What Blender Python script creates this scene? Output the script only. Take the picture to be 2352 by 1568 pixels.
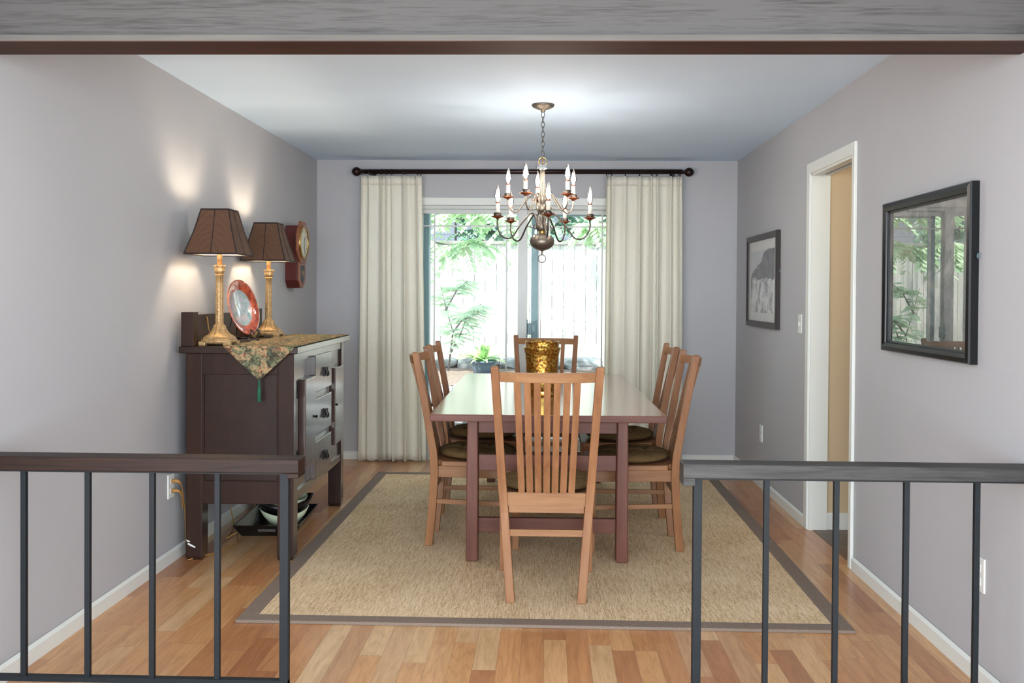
import bpy, bmesh, math, random
from mathutils import Vector, Matrix, Euler
random.seed(7)
PI = math.pi
S = bpy.context.scene
COL = S.collection
for o in list(bpy.data.objects): bpy.data.objects.remove(o)

# ---------------------------------------------------------------- camera
F_PX, CX, CY = 2150.0, 1196.6, 701.9
YAW, PITCH, ROLL, CAM_H = 0.0269, 0.0127, 0.0068, 1.3593
cd = bpy.data.cameras.new('camera'); cam = bpy.data.objects.new('camera', cd); COL.objects.link(cam)
fw = Vector((-math.sin(YAW)*math.cos(PITCH), math.cos(YAW)*math.cos(PITCH), -math.sin(PITCH)))
rt = Vector((math.cos(YAW), math.sin(YAW), 0)); up = rt.cross(fw)
r2 = rt*math.cos(ROLL)+up*math.sin(ROLL); u2 = -rt*math.sin(ROLL)+up*math.cos(ROLL)
cam.matrix_world = Matrix(((r2.x, u2.x, -fw.x, 0), (r2.y, u2.y, -fw.y, 0), (r2.z, u2.z, -fw.z, CAM_H), (0, 0, 0, 1)))
cd.sensor_width = 36; cd.sensor_fit = 'HORIZONTAL'; cd.lens = 36*F_PX/2352
cd.shift_x = (1176-CX)/2352; cd.shift_y = (CY-784)/2352
cd.clip_start = 0.05; cd.clip_end = 200
S.camera = cam

# ---------------------------------------------------------------- light and exposure
S.view_settings.view_transform = 'Standard'; S.view_settings.look = 'None'
S.view_settings.exposure = 0.22; S.view_settings.gamma = 1; S.view_settings.use_curve_mapping = False
w = bpy.data.worlds.new('sky'); S.world = w; w.use_nodes = True
bg = w.node_tree.nodes['Background']; bg.inputs[0].default_value = (.80, .92, 1.0, 1); bg.inputs[1].default_value = 2.6

def light(name, kind, loc, energy, color=(1, 1, 1), rot=(0, 0, 0), **kw):
    l = bpy.data.lights.new(name, kind); l.energy = energy; l.color = color
    for k, v in kw.items(): setattr(l, k, v)
    o = bpy.data.objects.new(name, l); COL.objects.link(o); o.location = loc; o.rotation_euler = rot
    return o
light('sun', 'SUN', (0, 0, 8), 14.0, (1, .96, .9), (math.radians(38), 0, math.radians(-62)), angle=.02)
# added fill lights behind the camera, standing in for unseen living-room windows
light('living_room_fill', 'AREA', (-.2, -2.9, 1.25), 390, (.80, .91, 1.0), (math.radians(104), 0, 0), shape='RECTANGLE', size=6.0, size_y=2.2)
light('living_room_fill', 'AREA', (2.9, .6, 1.45), 45, (.80, .91, 1.0), (math.radians(90), 0, math.radians(90)), shape='RECTANGLE', size=2.6, size_y=1.7)
light('living_room_fill', 'AREA', (-3.3, .6, 1.45), 45, (.80, .91, 1.0), (math.radians(90), 0, math.radians(-90)), shape='RECTANGLE', size=2.6, size_y=1.7)
light('hall_ceiling_light', 'POINT', (2.3, 4.6, 2.2), 9, (1, .85, .62), shadow_soft_size=.12)

# ---------------------------------------------------------------- materials
def lin(c):
    return tuple(((v/255)/12.92 if v/255 <= .04045 else ((v/255+.055)/1.055)**2.4) for v in c)+(1,)
class NT:
    def __init__(s, name):
        s.m = bpy.data.materials.new(name); s.m.use_nodes = True; s.t = s.m.node_tree
        s.b = s.t.nodes['Principled BSDF']; s.out = s.t.nodes['Material Output']
    def n(s, typ, **kw):
        n = s.t.nodes.new(typ)
        for k, v in kw.items():
            if k.startswith('i_'): n.inputs[int(k[2:])].default_value = v
            else: setattr(n, k, v)
        return n
    def l(s, a, b): s.t.links.new(a, b)
    def math(s, op, a, b=None, c=None):
        n = s.n('ShaderNodeMath', operation=op)
        for i, v in enumerate((a, b, c)):
            if v is None: continue
            if isinstance(v, (int, float)): n.inputs[i].default_value = v
            else: s.l(v, n.inputs[i])
        return n.outputs[0]
    def coord(s, scale=(1, 1, 1), rot=(0, 0, 0), out='Object'):
        tc = s.n('ShaderNodeTexCoord'); mp = s.n('ShaderNodeMapping')
        mp.inputs['Scale'].default_value = scale; mp.inputs['Rotation'].default_value = rot
        s.l(tc.outputs[out], mp.inputs[0]); return mp.outputs[0]
    def noise(s, vec, scale=5, detail=4, rough=.5, dist=0):
        n = s.n('ShaderNodeTexNoise'); n.inputs['Scale'].default_value = scale; n.inputs['Detail'].default_value = detail
        n.inputs['Roughness'].default_value = rough; n.inputs['Distortion'].default_value = dist
        if vec is not None: s.l(vec, n.inputs['Vector'])
        return n.outputs['Fac']
    def ramp(s, fac, stops):
        r = s.n('ShaderNodeValToRGB'); e = r.color_ramp.elements
        while len(e) < len(stops): e.new(.5)
        for el, (p, c) in zip(e, stops): el.position = p; el.color = lin(c) if max(c[:3]) > 1.01 else tuple(c)[:3]+(1,)
        s.l(fac, r.inputs[0]); return r.outputs[0]
    def mix(s, fac, a, b, mode='MIX'):
        m = s.n('ShaderNodeMix', data_type='RGBA', blend_type=mode)
        for i, v in ((0, fac), (6, a), (7, b)):
            if isinstance(v, (int, float)): m.inputs[i].default_value = v
            elif isinstance(v, tuple): m.inputs[i].default_value = v
            else: s.l(v, m.inputs[i])
        return m.outputs[2]
    def bump(s, h, strength=.2, dist=.01):
        b = s.n('ShaderNodeBump'); b.inputs['Strength'].default_value = strength; b.inputs['Distance'].default_value = dist
        s.l(h, b.inputs['Height']); s.l(b.outputs[0], s.b.inputs['Normal'])
    def base(s, c):
        if isinstance(c, tuple): s.b.inputs['Base Color'].default_value = c
        else: s.l(c, s.b.inputs['Base Color'])
    def set(s, **kw):
        names = dict(rough='Roughness', metal='Metallic', spec='Specular IOR Level', coat='Coat Weight', coatr='Coat Roughness', trans='Transmission Weight', ior='IOR', sheen='Sheen Weight')
        for k, v in kw.items(): s.b.inputs[names[k]].default_value = v

def plain(name, rgb, rough=.5, metal=0, var=.06, scale=12, bump=0, bscale=60, **kw):
    m = NT(name); v = m.coord()
    c = lin(rgb); a = tuple(x*(1-var) for x in c[:3]); b = tuple(min(1, x*(1+var)) for x in c[:3])
    m.base(m.ramp(m.noise(v, scale), [(.3, a), (.7, b)])); m.set(rough=rough, metal=metal, **kw)
    if bump: m.bump(m.noise(v, bscale, 3), bump, .002)
    return m.m
def wood(name, dark, light_, axis=2, grain=30, rough=.4, coat=0, stretch=.06, out='Object', bump=.1, fine=.35, spec=.22):
    m = NT(name); sc = [1, 1, 1]; sc[axis] = stretch
    v = m.coord(tuple(sc), out=out)
    n1 = m.noise(v, grain, 5, .6, .6); n2 = m.noise(v, grain*5, 3, .6); n3 = m.noise(m.coord(out=out), 2.3, 2)
    f = m.math('ADD', m.math('MULTIPLY', n1, .55), m.math('ADD', m.math('MULTIPLY', n2, fine*.6), m.math('MULTIPLY', n3, .3)))
    m.base(m.ramp(f, [(.34, dark), (.72, light_)])); m.set(rough=rough, coat=coat, coatr=.15, spec=spec)
    if bump: m.bump(n1, bump, .002)
    return m.m
M = {}
def paint(name, rgb, bump=.12, scale=90, rough=.6):
    m = NT(name); v = m.coord()
    c = lin(rgb)[:3]
    m.base(m.ramp(m.noise(v, 1.3, 2), [(.3, tuple(x*.97 for x in c)), (.7, tuple(min(1, x*1.02) for x in c))]))
    m.set(rough=rough); m.bump(m.noise(v, scale, 4, .6), bump, .002); return m.m
M['wall'] = paint('wall_paint', (183, 181, 183))
M['ceiling'] = paint('ceiling_texture', (214, 234, 254), .6, 38, .75)
M['white'] = paint('white_trim_paint', (228, 228, 220), .04, 40, .35)
M['door_white'] = paint('door_frame_paint', (205, 206, 200), .04, 40, .35)
M['tan_wall'] = paint('tan_hall_paint', (206, 182, 148))
M['living_wall'] = paint('living_room_paint', (205, 198, 190))

def floor_mat():
    m = NT('oak_strip_floor'); tc = m.n('ShaderNodeTexCoord'); sx = m.n('ShaderNodeSeparateXYZ'); m.l(tc.outputs['Object'], sx.inputs[0])
    px = m.math('DIVIDE', sx.outputs[0], .0865); ix = m.math('FLOOR', px)
    w1 = m.n('ShaderNodeTexWhiteNoise', noise_dimensions='1D'); m.l(ix, w1.inputs['W'])
    py = m.math('DIVIDE', m.math('ADD', sx.outputs[1], m.math('MULTIPLY', w1.outputs[0], 7.3)), .72); iy = m.math('FLOOR', py)
    cb = m.n('ShaderNodeCombineXYZ'); m.l(ix, cb.inputs[0]); m.l(iy, cb.inputs[1])
    w2 = m.n('ShaderNodeTexWhiteNoise', noise_dimensions='3D'); m.l(cb.outputs[0], w2.inputs['Vector'])
    pc = m.ramp(w2.outputs['Value'], [(0, (172, 112, 72)), (.18, (192, 134, 88)), (.42, (204, 146, 96)), (.68, (212, 160, 108)), (.88, (220, 180, 134)), (1, (180, 118, 76))])
    # grain, shifted per plank
    ad = m.n('ShaderNodeVectorMath', operation='ADD'); m.l(tc.outputs['Object'], ad.inputs[0])
    ms = m.n('ShaderNodeVectorMath', operation='SCALE'); m.l(w2.outputs['Color'], ms.inputs[0]); ms.inputs['Scale'].default_value = 13
    m.l(ms.outputs[0], ad.inputs[1]); mp = m.n('ShaderNodeMapping'); mp.inputs['Scale'].default_value = (1, .09, 1); m.l(ad.outputs[0], mp.inputs[0])
    g1 = m.noise(mp.outputs[0], 34, 5, .6, 1.2); g2 = m.noise(mp.outputs[0], 150, 3, .6)
    g = m.ramp(m.math('ADD', m.math('MULTIPLY', g1, .7), m.math('MULTIPLY', g2, .3)), [(.35, (.70, .66, .62)), (.6, (1, 1, 1))])
    c = m.mix(.75, pc, g, 'MULTIPLY')
    wn = m.n('ShaderNodeTexWave', wave_type='RINGS'); mp2 = m.n('ShaderNodeMapping'); mp2.inputs['Scale'].default_value = (1, .11, 1); m.l(ad.outputs[0], mp2.inputs[0])
    m.l(mp2.outputs[0], wn.inputs[0]); wn.inputs['Scale'].default_value = 22; wn.inputs['Distortion'].default_value = 9; wn.inputs['Detail'].default_value = 2; wn.inputs['Detail Scale'].default_value = 1.2
    c = m.mix(.30, c, m.ramp(wn.outputs['Fac'], [(0, (.70, .62, .55)), (.35, (1, 1, 1))]), 'MULTIPLY')
    fx = m.math('FRACT', px); fy = m.math('FRACT', py)
    ex = m.math('MINIMUM', fx, m.math('SUBTRACT', 1, fx)); ey = m.math('MINIMUM', fy, m.math('SUBTRACT', 1, fy))
    gx = m.math('LESS_THAN', ex, .012); gy = m.math('LESS_THAN', ey, .0016); gap = m.math('MAXIMUM', gx, gy)
    c = m.mix(m.math('MULTIPLY', gap, .45), c, lin((110, 72, 48)))
    m.base(c); m.set(rough=.30, spec=.4, coat=.25, coatr=.2); m.bump(m.math('SUBTRACT', g1, gap), .05, .002)
    return m.m
M['floor'] = floor_mat()
def sisal():
    m = NT('sisal_weave')
    a = m.noise(m.coord((1, .05, 1)), 300, 3, .7); b = m.noise(m.coord((.35, 1, 1)), 170, 4, .7); c = m.noise(m.coord(), 2.5, 3)
    f = m.math('ADD', m.math('MULTIPLY', a, .5), m.math('ADD', m.math('MULTIPLY', b, .36), m.math('MULTIPLY', c, .14)))
    m.base(m.ramp(f, [(.38, (154, 120, 84)), (.48, (212, 182, 142)), (.56, (232, 206, 170)), (.66, (248, 230, 200))])); m.set(rough=.9, spec=.15)
    m.bump(f, .5, .004); return m.m
M['sisal'] = sisal()
M['rug_border'] = plain('brown_twill_binding', (126, 108, 94), .85, scale=200, var=.2, bump=.3, bscale=400)
M['beam'] = wood('weathered_beam_wood', (34, 30, 27), (86, 83, 81), 0, 34, .6, stretch=.05, bump=.5, fine=.9)
M['beam_under'] = wood('beam_underside_wood', (44, 24, 18), (72, 44, 34), 0, 14, .6, stretch=.05)
M['beam_edge'] = wood('beam_edge_wood', (80, 76, 72), (112, 107, 102), 0, 14, .6, stretch=.05)
M['rail_left'] = wood('dark_handrail_wood', (18, 9, 7), (56, 35, 25), 0, 70, .45, stretch=.05, bump=.4)
M['rail_right'] = wood('weathered_handrail_wood', (32, 29, 27), (76, 74, 72), 0, 60, .5, stretch=.05, bump=.4)
M['iron'] = plain('painted_iron', (22, 27, 31), .5, 0, .1, 30, .1, 200, spec=.25)
M['chair'] = wood('cherry_chair_wood', (114, 71, 44), (160, 112, 75), 2, 16, .42, .06, .08, bump=.04)
M['chair_seat'] = wood('cherry_seat_wood', (118, 76, 50), (164, 118, 82), 1, 16, .42, .06, .08, bump=.04)
M['chair_rail'] = wood('cherry_rail_wood', (126, 83, 55), (170, 126, 88), 0, 16, .42, .06, .08, bump=.04)
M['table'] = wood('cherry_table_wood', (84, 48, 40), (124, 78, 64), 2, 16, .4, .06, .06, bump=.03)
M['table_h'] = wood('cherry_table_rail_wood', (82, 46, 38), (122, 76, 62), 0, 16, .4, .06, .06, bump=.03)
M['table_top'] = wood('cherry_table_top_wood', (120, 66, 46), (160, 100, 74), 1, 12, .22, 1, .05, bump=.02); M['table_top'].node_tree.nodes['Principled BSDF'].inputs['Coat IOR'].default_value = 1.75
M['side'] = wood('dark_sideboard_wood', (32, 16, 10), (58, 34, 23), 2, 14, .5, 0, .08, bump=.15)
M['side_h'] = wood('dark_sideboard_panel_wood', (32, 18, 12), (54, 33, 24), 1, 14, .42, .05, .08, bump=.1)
M['side_front_lit'] = wood('sideboard_front_lit_wood', (48, 34, 30), (84, 62, 54), 2, 14, .37, 1, .08, bump=.1)  # lit copy of the sideboard wood, lighter and glossier for the window sheen
M['hinge'] = plain('black_hardware', (20, 18, 20), .3, .8, .1)
M['cushion'] = plain('brown_velvet', (100, 78, 50), .9, 0, .2, 50, .15, 500, spec=.1)
def curtain_mat():
    m = NT('cream_curtain_cloth'); v = m.coord()
    c = m.ramp(m.noise(v, 90, 3), [(.3, (246, 240, 224)), (.7, (252, 248, 236))])
    d = m.n('ShaderNodeBsdfDiffuse'); t = m.n('ShaderNodeBsdfTranslucent'); mx = m.n('ShaderNodeMixShader'); mx.inputs[0].default_value = .25
    m.l(c, d.inputs[0]); m.l(c, t.inputs[0]); m.l(d.outputs[0], mx.inputs[1]); m.l(t.outputs[0], mx.inputs[2]); m.l(mx.outputs[0], m.out.inputs[0]); return m.m
M['curtain'] = curtain_mat()
M['rod'] = plain('bronze_rod', (44, 26, 22), .3, .5, .1)
M['pewter'] = plain('aged_pewter', (118, 108, 96), .38, .75, .12, 20)
M['pewter_dark'] = plain('dark_pewter', (84, 76, 70), .35, .75, .12, 20)
M['copper'] = plain('copper_drip_pan', (150, 84, 56), .3, .8, .1)
M['candle'] = plain('ivory_candle_sleeve', (236, 226, 206), .5, 0, .03)
def glass(name, col=(1, 1, 1, 1), rough=0.0, ior=1.5):
    m = NT(name); g = m.n('ShaderNodeBsdfGlossy'); g.inputs['Roughness'].default_value = rough
    t = m.n('ShaderNodeBsdfTransparent'); t.inputs[0].default_value = col
    fr = m.n('ShaderNodeFresnel'); fr.inputs[0].default_value = ior; mx = m.n('ShaderNodeMixShader')
    m.l(fr.outputs[0], mx.inputs[0]); m.l(t.outputs[0], mx.inputs[1]); m.l(g.outputs[0], mx.inputs[2]); m.l(mx.outputs[0], m.out.inputs[0]); return m.m
M['glass'] = glass('window_glass', (.97, 1, .99, 1), ior=1.17)
M['bulb'] = glass('clear_bulb_glass', (1, .97, .92, 1))
def emit(name, col, s):
    m = NT(name); e = m.n('ShaderNodeEmission'); e.inputs[0].default_value = col+(1,); e.inputs[1].default_value = s
    m.l(e.outputs[0], m.out.inputs[0]); return m.m
M['filament'] = emit('bulb_glow', (1, .95, .89), 165)
M['lamp_bulb'] = emit('lamp_bulb_glow', (1, .86, .66), 220)
M['crystal'] = NT('crystal'); M['crystal'].base((1, 1, 1, 1)); M['crystal'].set(trans=1, rough=.02, ior=1.5); M['crystal'] = M['crystal'].m
def amber():
    m = NT('amber_mercury_glass'); v = m.coord()
    vo = m.n('ShaderNodeTexVoronoi'); vo.inputs['Scale'].default_value = 75; m.l(v, vo.inputs['Vector'])
    n = m.noise(v, 38, 5, .7, 1.5)
    f = m.math('ADD', m.math('MULTIPLY', n, .75), m.math('MULTIPLY', vo.outputs['Distance'], .35))
    m.base(m.ramp(f, [(.36, (70, 32, 10)), (.48, (142, 78, 24)), (.58, (206, 150, 50)), (.7, (244, 224, 130))]))
    m.l(m.ramp(f, [(.4, (.35, .35, .35)), (.6, (.9, .9, .9))]), m.b.inputs['Metallic'])
    m.set(rough=.16); m.b.inputs['Alpha'].default_value = .86; m.bump(f, .35, .004); return m.m
M['amber'] = amber()
def shade_mat():
    m = NT('brown_moire_shade'); v = m.coord((1, 1, .25))
    wn = m.n('ShaderNodeTexWave', wave_type='RINGS', rings_direction='Y'); m.l(v, wn.inputs[0])
    wn.inputs['Scale'].default_value = 34; wn.inputs['Distortion'].default_value = 5; wn.inputs['Detail'].default_value = 1; wn.inputs['Detail Scale'].default_value = .8
    c = m.ramp(wn.outputs['Fac'], [(.2, (88, 60, 40)), (.8, (98, 68, 46))])
    p = m.b; m.l(c, p.inputs['Base Color']); m.set(rough=.6)
    t = m.n('ShaderNodeBsdfTranslucent'); t.inputs[0].default_value = lin((190, 130, 74)); mx = m.n('ShaderNodeMixShader'); mx.inputs[0].default_value = .18
    m.l(p.outputs[0], mx.inputs[1]); m.l(t.outputs[0], mx.inputs[2]); m.l(mx.outputs[0], m.out.inputs[0]); return m.m
M['shade'] = shade_mat()
M['shade_trim'] = plain('dark_shade_trim', (36, 20, 18), .7)
M['lining'] = plain('cream_shade_lining', (240, 232, 214), .8)
def gold():
    m = NT('antique_gold'); v = m.coord(); n = m.noise(v, 70, 5, .7, .8)
    m.base(m.ramp(n, [(.3, (128, 98, 62)), (.5, (172, 138, 94)), (.68, (198, 168, 122))])); m.set(rough=.42, metal=.4, spec=.4); m.bump(n, .25, .003); return m.m
M['gold'] = gold()
def tapestry():
    m = NT('floral_tapestry'); v = m.coord()
    dn = m.n('ShaderNodeTexNoise'); dn.inputs['Scale'].default_value = 22; dn.inputs['Detail'].default_value = 3; m.l(v, dn.inputs['Vector'])
    sc = m.n('ShaderNodeVectorMath', operation='SCALE'); m.l(dn.outputs['Color'], sc.inputs[0]); sc.inputs['Scale'].default_value = .03
    ad = m.n('ShaderNodeVectorMath', operation='ADD'); m.l(v, ad.inputs[0]); m.l(sc.outputs[0], ad.inputs[1])
    vo = m.n('ShaderNodeTexVoronoi'); vo.inputs['Scale'].default_value = 36; m.l(ad.outputs[0], vo.inputs['Vector'])
    v2 = m.n('ShaderNodeTexVoronoi'); v2.inputs['Scale'].default_value = 120; m.l(ad.outputs[0], v2.inputs['Vector'])
    w_ = m.n('ShaderNodeSeparateColor'); m.l(vo.outputs['Color'], w_.inputs[0]); w2 = m.n('ShaderNodeSeparateColor'); m.l(v2.outputs['Color'], w2.inputs[0])
    f = m.math('ADD', m.math('MULTIPLY', w_.outputs[0], .42), m.math('ADD', m.math('MULTIPLY', w2.outputs[0], .26), m.math('MULTIPLY', m.noise(v, 55, 4, .7, 1.2), .34)))
    a = m.ramp(f, [(.20, (48, 42, 38)), (.33, (82, 88, 70)), (.45, (112, 112, 86)), (.56, (156, 140, 106)), (.67, (176, 136, 100)), (.75, (120, 56, 44)), (.85, (96, 100, 78))])
    d = m.math('LESS_THAN', vo.outputs['Distance'], .12)
    c = m.mix(m.math('MULTIPLY', d, .5), a, lin((206, 186, 150)))
    c = m.mix(m.math('MULTIPLY', m.math('GREATER_THAN', vo.outputs['Distance'], .62), .5), c, lin((54, 44, 40)))
    m.base(c); m.set(rough=.9, spec=.1); m.bump(m.noise(v, 300, 2), .4, .002); return m.m
M['tapestry'] = tapestry()
M['tassel'] = plain('green_tassel', (24, 92, 68), .7, 0, .3, 120, .6, 300)
def plate_mat():
    m = NT('painted_plate'); tc = m.n('ShaderNodeTexCoord'); ln = m.n('ShaderNodeVectorMath', operation='LENGTH'); 
    sx = m.n('ShaderNodeSeparateXYZ'); m.l(tc.outputs['Object'], sx.inputs[0]); cb = m.n('ShaderNodeCombineXYZ'); m.l(sx.outputs[0], cb.inputs[0]); m.l(sx.outputs[1], cb.inputs[1]); m.l(cb.outputs[0], ln.inputs[0])
    inner = m.ramp(m.noise(m.coord(), 17, 4, .6, 1), [(.35, (112, 158, 142)), (.45, (168, 184, 182)), (.55, (186, 180, 196)), (.65, (214, 190, 158))])
    rim = m.ramp(m.noise(m.coord(), 30, 4, .7), [(.35, (120, 40, 24)), (.6, (196, 88, 52)), (.75, (214, 112, 70))])
    ring = m.ramp(ln.outputs['Value'], [(0, (0, 0, 0)), (.101, (0, 0, 0)), (.103, (1, 1, 1)), (1, (1, 1, 1))])
    m.base(m.mix(ring, inner, rim)); m.set(rough=.1, coat=1, coatr=.05); return m.m
M['plate'] = plate_mat()
M['clock_case'] = wood('mahogany_clock_case', (58, 14, 12), (98, 34, 26), 2, 20, .3, .4, .1, bump=.03)
M['clock_face_wood'] = wood('walnut_clock_front', (112, 58, 36), (164, 100, 64), 2, 20, .3, .4, .1, bump=.03)
M['dial'] = plain('cream_dial', (214, 212, 192), .4)
M['brass'] = plain('brass', (190, 150, 90), .25, .9)
M['black'] = plain('black_lacquer', (18, 16, 16), .25, 0, .1, spec=.5)
M['frame_black'] = plain('satin_black_frame', (12, 12, 13), .3, 0, .1, spec=.35)
M['frame_brown'] = plain('dark_brown_frame', (44, 32, 28), .35)
M['mat_board'] = plain('picture_mat_board', (208, 206, 200), .6, 0, .02, coat=.6, coatr=0)
def art(name, dark, light_, scale, coat):
    m = NT(name); v = m.coord()
    sx = m.n('ShaderNodeSeparateXYZ'); m.l(v, sx.inputs[0])
    n = m.noise(v, scale, 6, .65, .5)
    f = m.math('ADD', n, m.math('MULTIPLY', sx.outputs[2], .35))
    m.base(m.ramp(f, [(.3, dark), (.5, tuple((a+b)/2 for a, b in zip(dark, light_))), (.62, light_)])); m.set(rough=.6, coat=coat, coatr=0); m.b.inputs['Coat IOR'].default_value = 2.5; return m.m
M['art_big'] = art('dim_photo_print', (40, 42, 40), (128, 122, 112), 5, 1.0)
def landscape():
    m = NT('monochrome_river_print'); v = m.coord(); sx = m.n('ShaderNodeSeparateXYZ'); m.l(v, sx.inputs[0])
    y, z = sx.outputs[1], sx.outputs[2]
    ridge = m.math('ADD', m.math('MULTIPLY', y, -.35), m.math('MULTIPLY', m.noise(m.coord((0, 1, 0)), 6, 4), .14))
    mt = m.math('LESS_THAN', z, m.math('ADD', ridge, .09)); zn = m.math('ADD', z, m.math('MULTIPLY', m.noise(m.coord((1, 1, 2)), 11, 4), .14))
    sky = lin((188, 188, 188)); hill = m.ramp(m.noise(v, 14, 5, .6), [(.3, (70, 68, 68)), (.7, (118, 115, 114))])
    water = m.ramp(m.noise(m.coord((1, 1, .7)), 16, 6, .7, .6), [(.34, (82, 80, 78)), (.44, (150, 148, 146)), (.54, (220, 218, 214))])
    low = m.math('LESS_THAN', zn, .08)
    m.base(m.mix(low, m.mix(mt, sky, hill), water)); m.set(rough=.6, coat=.7, coatr=0); return m.m
M['landscape'] = landscape()
M['plastic'] = plain('white_wall_plate', (226, 226, 220), .4, 0, .02)
M['cord'] = plain('amber_cord', (168, 120, 56), .4)
M['cream'] = plain('cream_glaze', (206, 214, 182), .2, 0, .08, 8, coat=.5)
M['slate'] = None
def slate():
    m = NT('brown_slate_tile'); br = m.n('ShaderNodeTexBrick'); m.l(m.coord(), br.inputs[0]); br.offset = 0
    br.inputs['Scale'].default_value = 1; br.inputs['Brick Width'].default_value = .3; br.inputs['Row Height'].default_value = .3; br.inputs['Mortar Size'].default_value = .005
    br.inputs['Color1'].default_value = lin((98, 66, 46)); br.inputs['Color2'].default_value = lin((130, 96, 72)); br.inputs['Mortar'].default_value = lin((150, 130, 110))
    c = m.mix(.5, br.outputs[0], m.ramp(m.noise(m.coord(), 14, 4), [(.3, (.5, .5, .5)), (.7, (1.4, 1.3, 1.2))]), 'MULTIPLY')
    m.base(c); m.set(rough=.35); return m.m
M['slate'] = slate()
def fence_mat():
    m = NT('silver_cedar_boards'); tc = m.n('ShaderNodeTexCoord'); sx = m.n('ShaderNodeSeparateXYZ'); m.l(tc.outputs['Object'], sx.inputs[0])
    ix = m.math('FLOOR', m.math('DIVIDE', sx.outputs[0], .145)); wn = m.n('ShaderNodeTexWhiteNoise', noise_dimensions='1D'); m.l(ix, wn.inputs['W'])
    g = m.noise(m.coord((1, 1, .05)), 30, 4, .6); s = m.noise(m.coord((1, 1, .6)), 2.4, 3)
    c = m.ramp(m.math('ADD', m.math('MULTIPLY', g, .5), m.math('ADD', m.math('MULTIPLY', wn.outputs[0], .12), m.math('MULTIPLY', s, .42))), [(.36, (136, 140, 140)), (.58, (206, 202, 194))])
    m.base(c); m.set(rough=.85); m.bump(g, .3, .003); return m.m
M['fence'] = fence_mat()
M['fence_dark'] = plain('fence_post_wood', (140, 138, 134), .85, 0, .2, 8)
def leafmat(name, a, b, tr=.35):
    m = NT(name); oi = m.noise(m.coord(), 9, 2)
    c = m.ramp(oi, [(.35, a), (.65, b)])
    d = m.n('ShaderNodeBsdfDiffuse'); t = m.n('ShaderNodeBsdfTranslucent'); mx = m.n('ShaderNodeMixShader'); mx.inputs[0].default_value = tr
    m.l(c, d.inputs[0]); m.l(c, t.inputs[0]); m.l(d.outputs[0], mx.inputs[1]); m.l(t.outputs[0], mx.inputs[2]); m.l(mx.outputs[0], m.out.inputs[0]); return m.m
M['leaf'] = leafmat('pale_green_leaves', (165, 200, 160), (222, 238, 205))
M['leaf_dark'] = leafmat('evergreen_leaves', (92, 128, 112), (150, 180, 150), .2)
M['leaf_maple'] = leafmat('maple_leaves', (190, 218, 190), (226, 240, 216))
M['hosta'] = leafmat('variegated_leaves', (104, 160, 96), (206, 226, 168))
M['bark'] = plain('grey_bark', (112, 104, 100), .9, 0, .2, 20, .5, 40)
M['rock'] = plain('grey_granite', (150, 152, 154), .85, 0, .35, 9, .9, 14)
M['mulch'] = plain('bark_mulch', (104, 90, 82), .95, 0, .6, 45, 1, 50)
M['patio'] = plain('pale_concrete_patio', (176, 178, 172), .8, 0, .12, 6, .3, 40)
M['pot'] = plain('blue_grey_plastic_pot', (84, 104, 120), .5, 0, .06)
M['siding'] = plain('grey_siding', (150, 152, 164), .8, 0, .1, 2)
M['roof'] = plain('grey_shingles', (112, 112, 124), .9, 0, .2, 20)
M['alu'] = plain('grey_aluminium', (110, 132, 138), .45, .1, .04)

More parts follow.
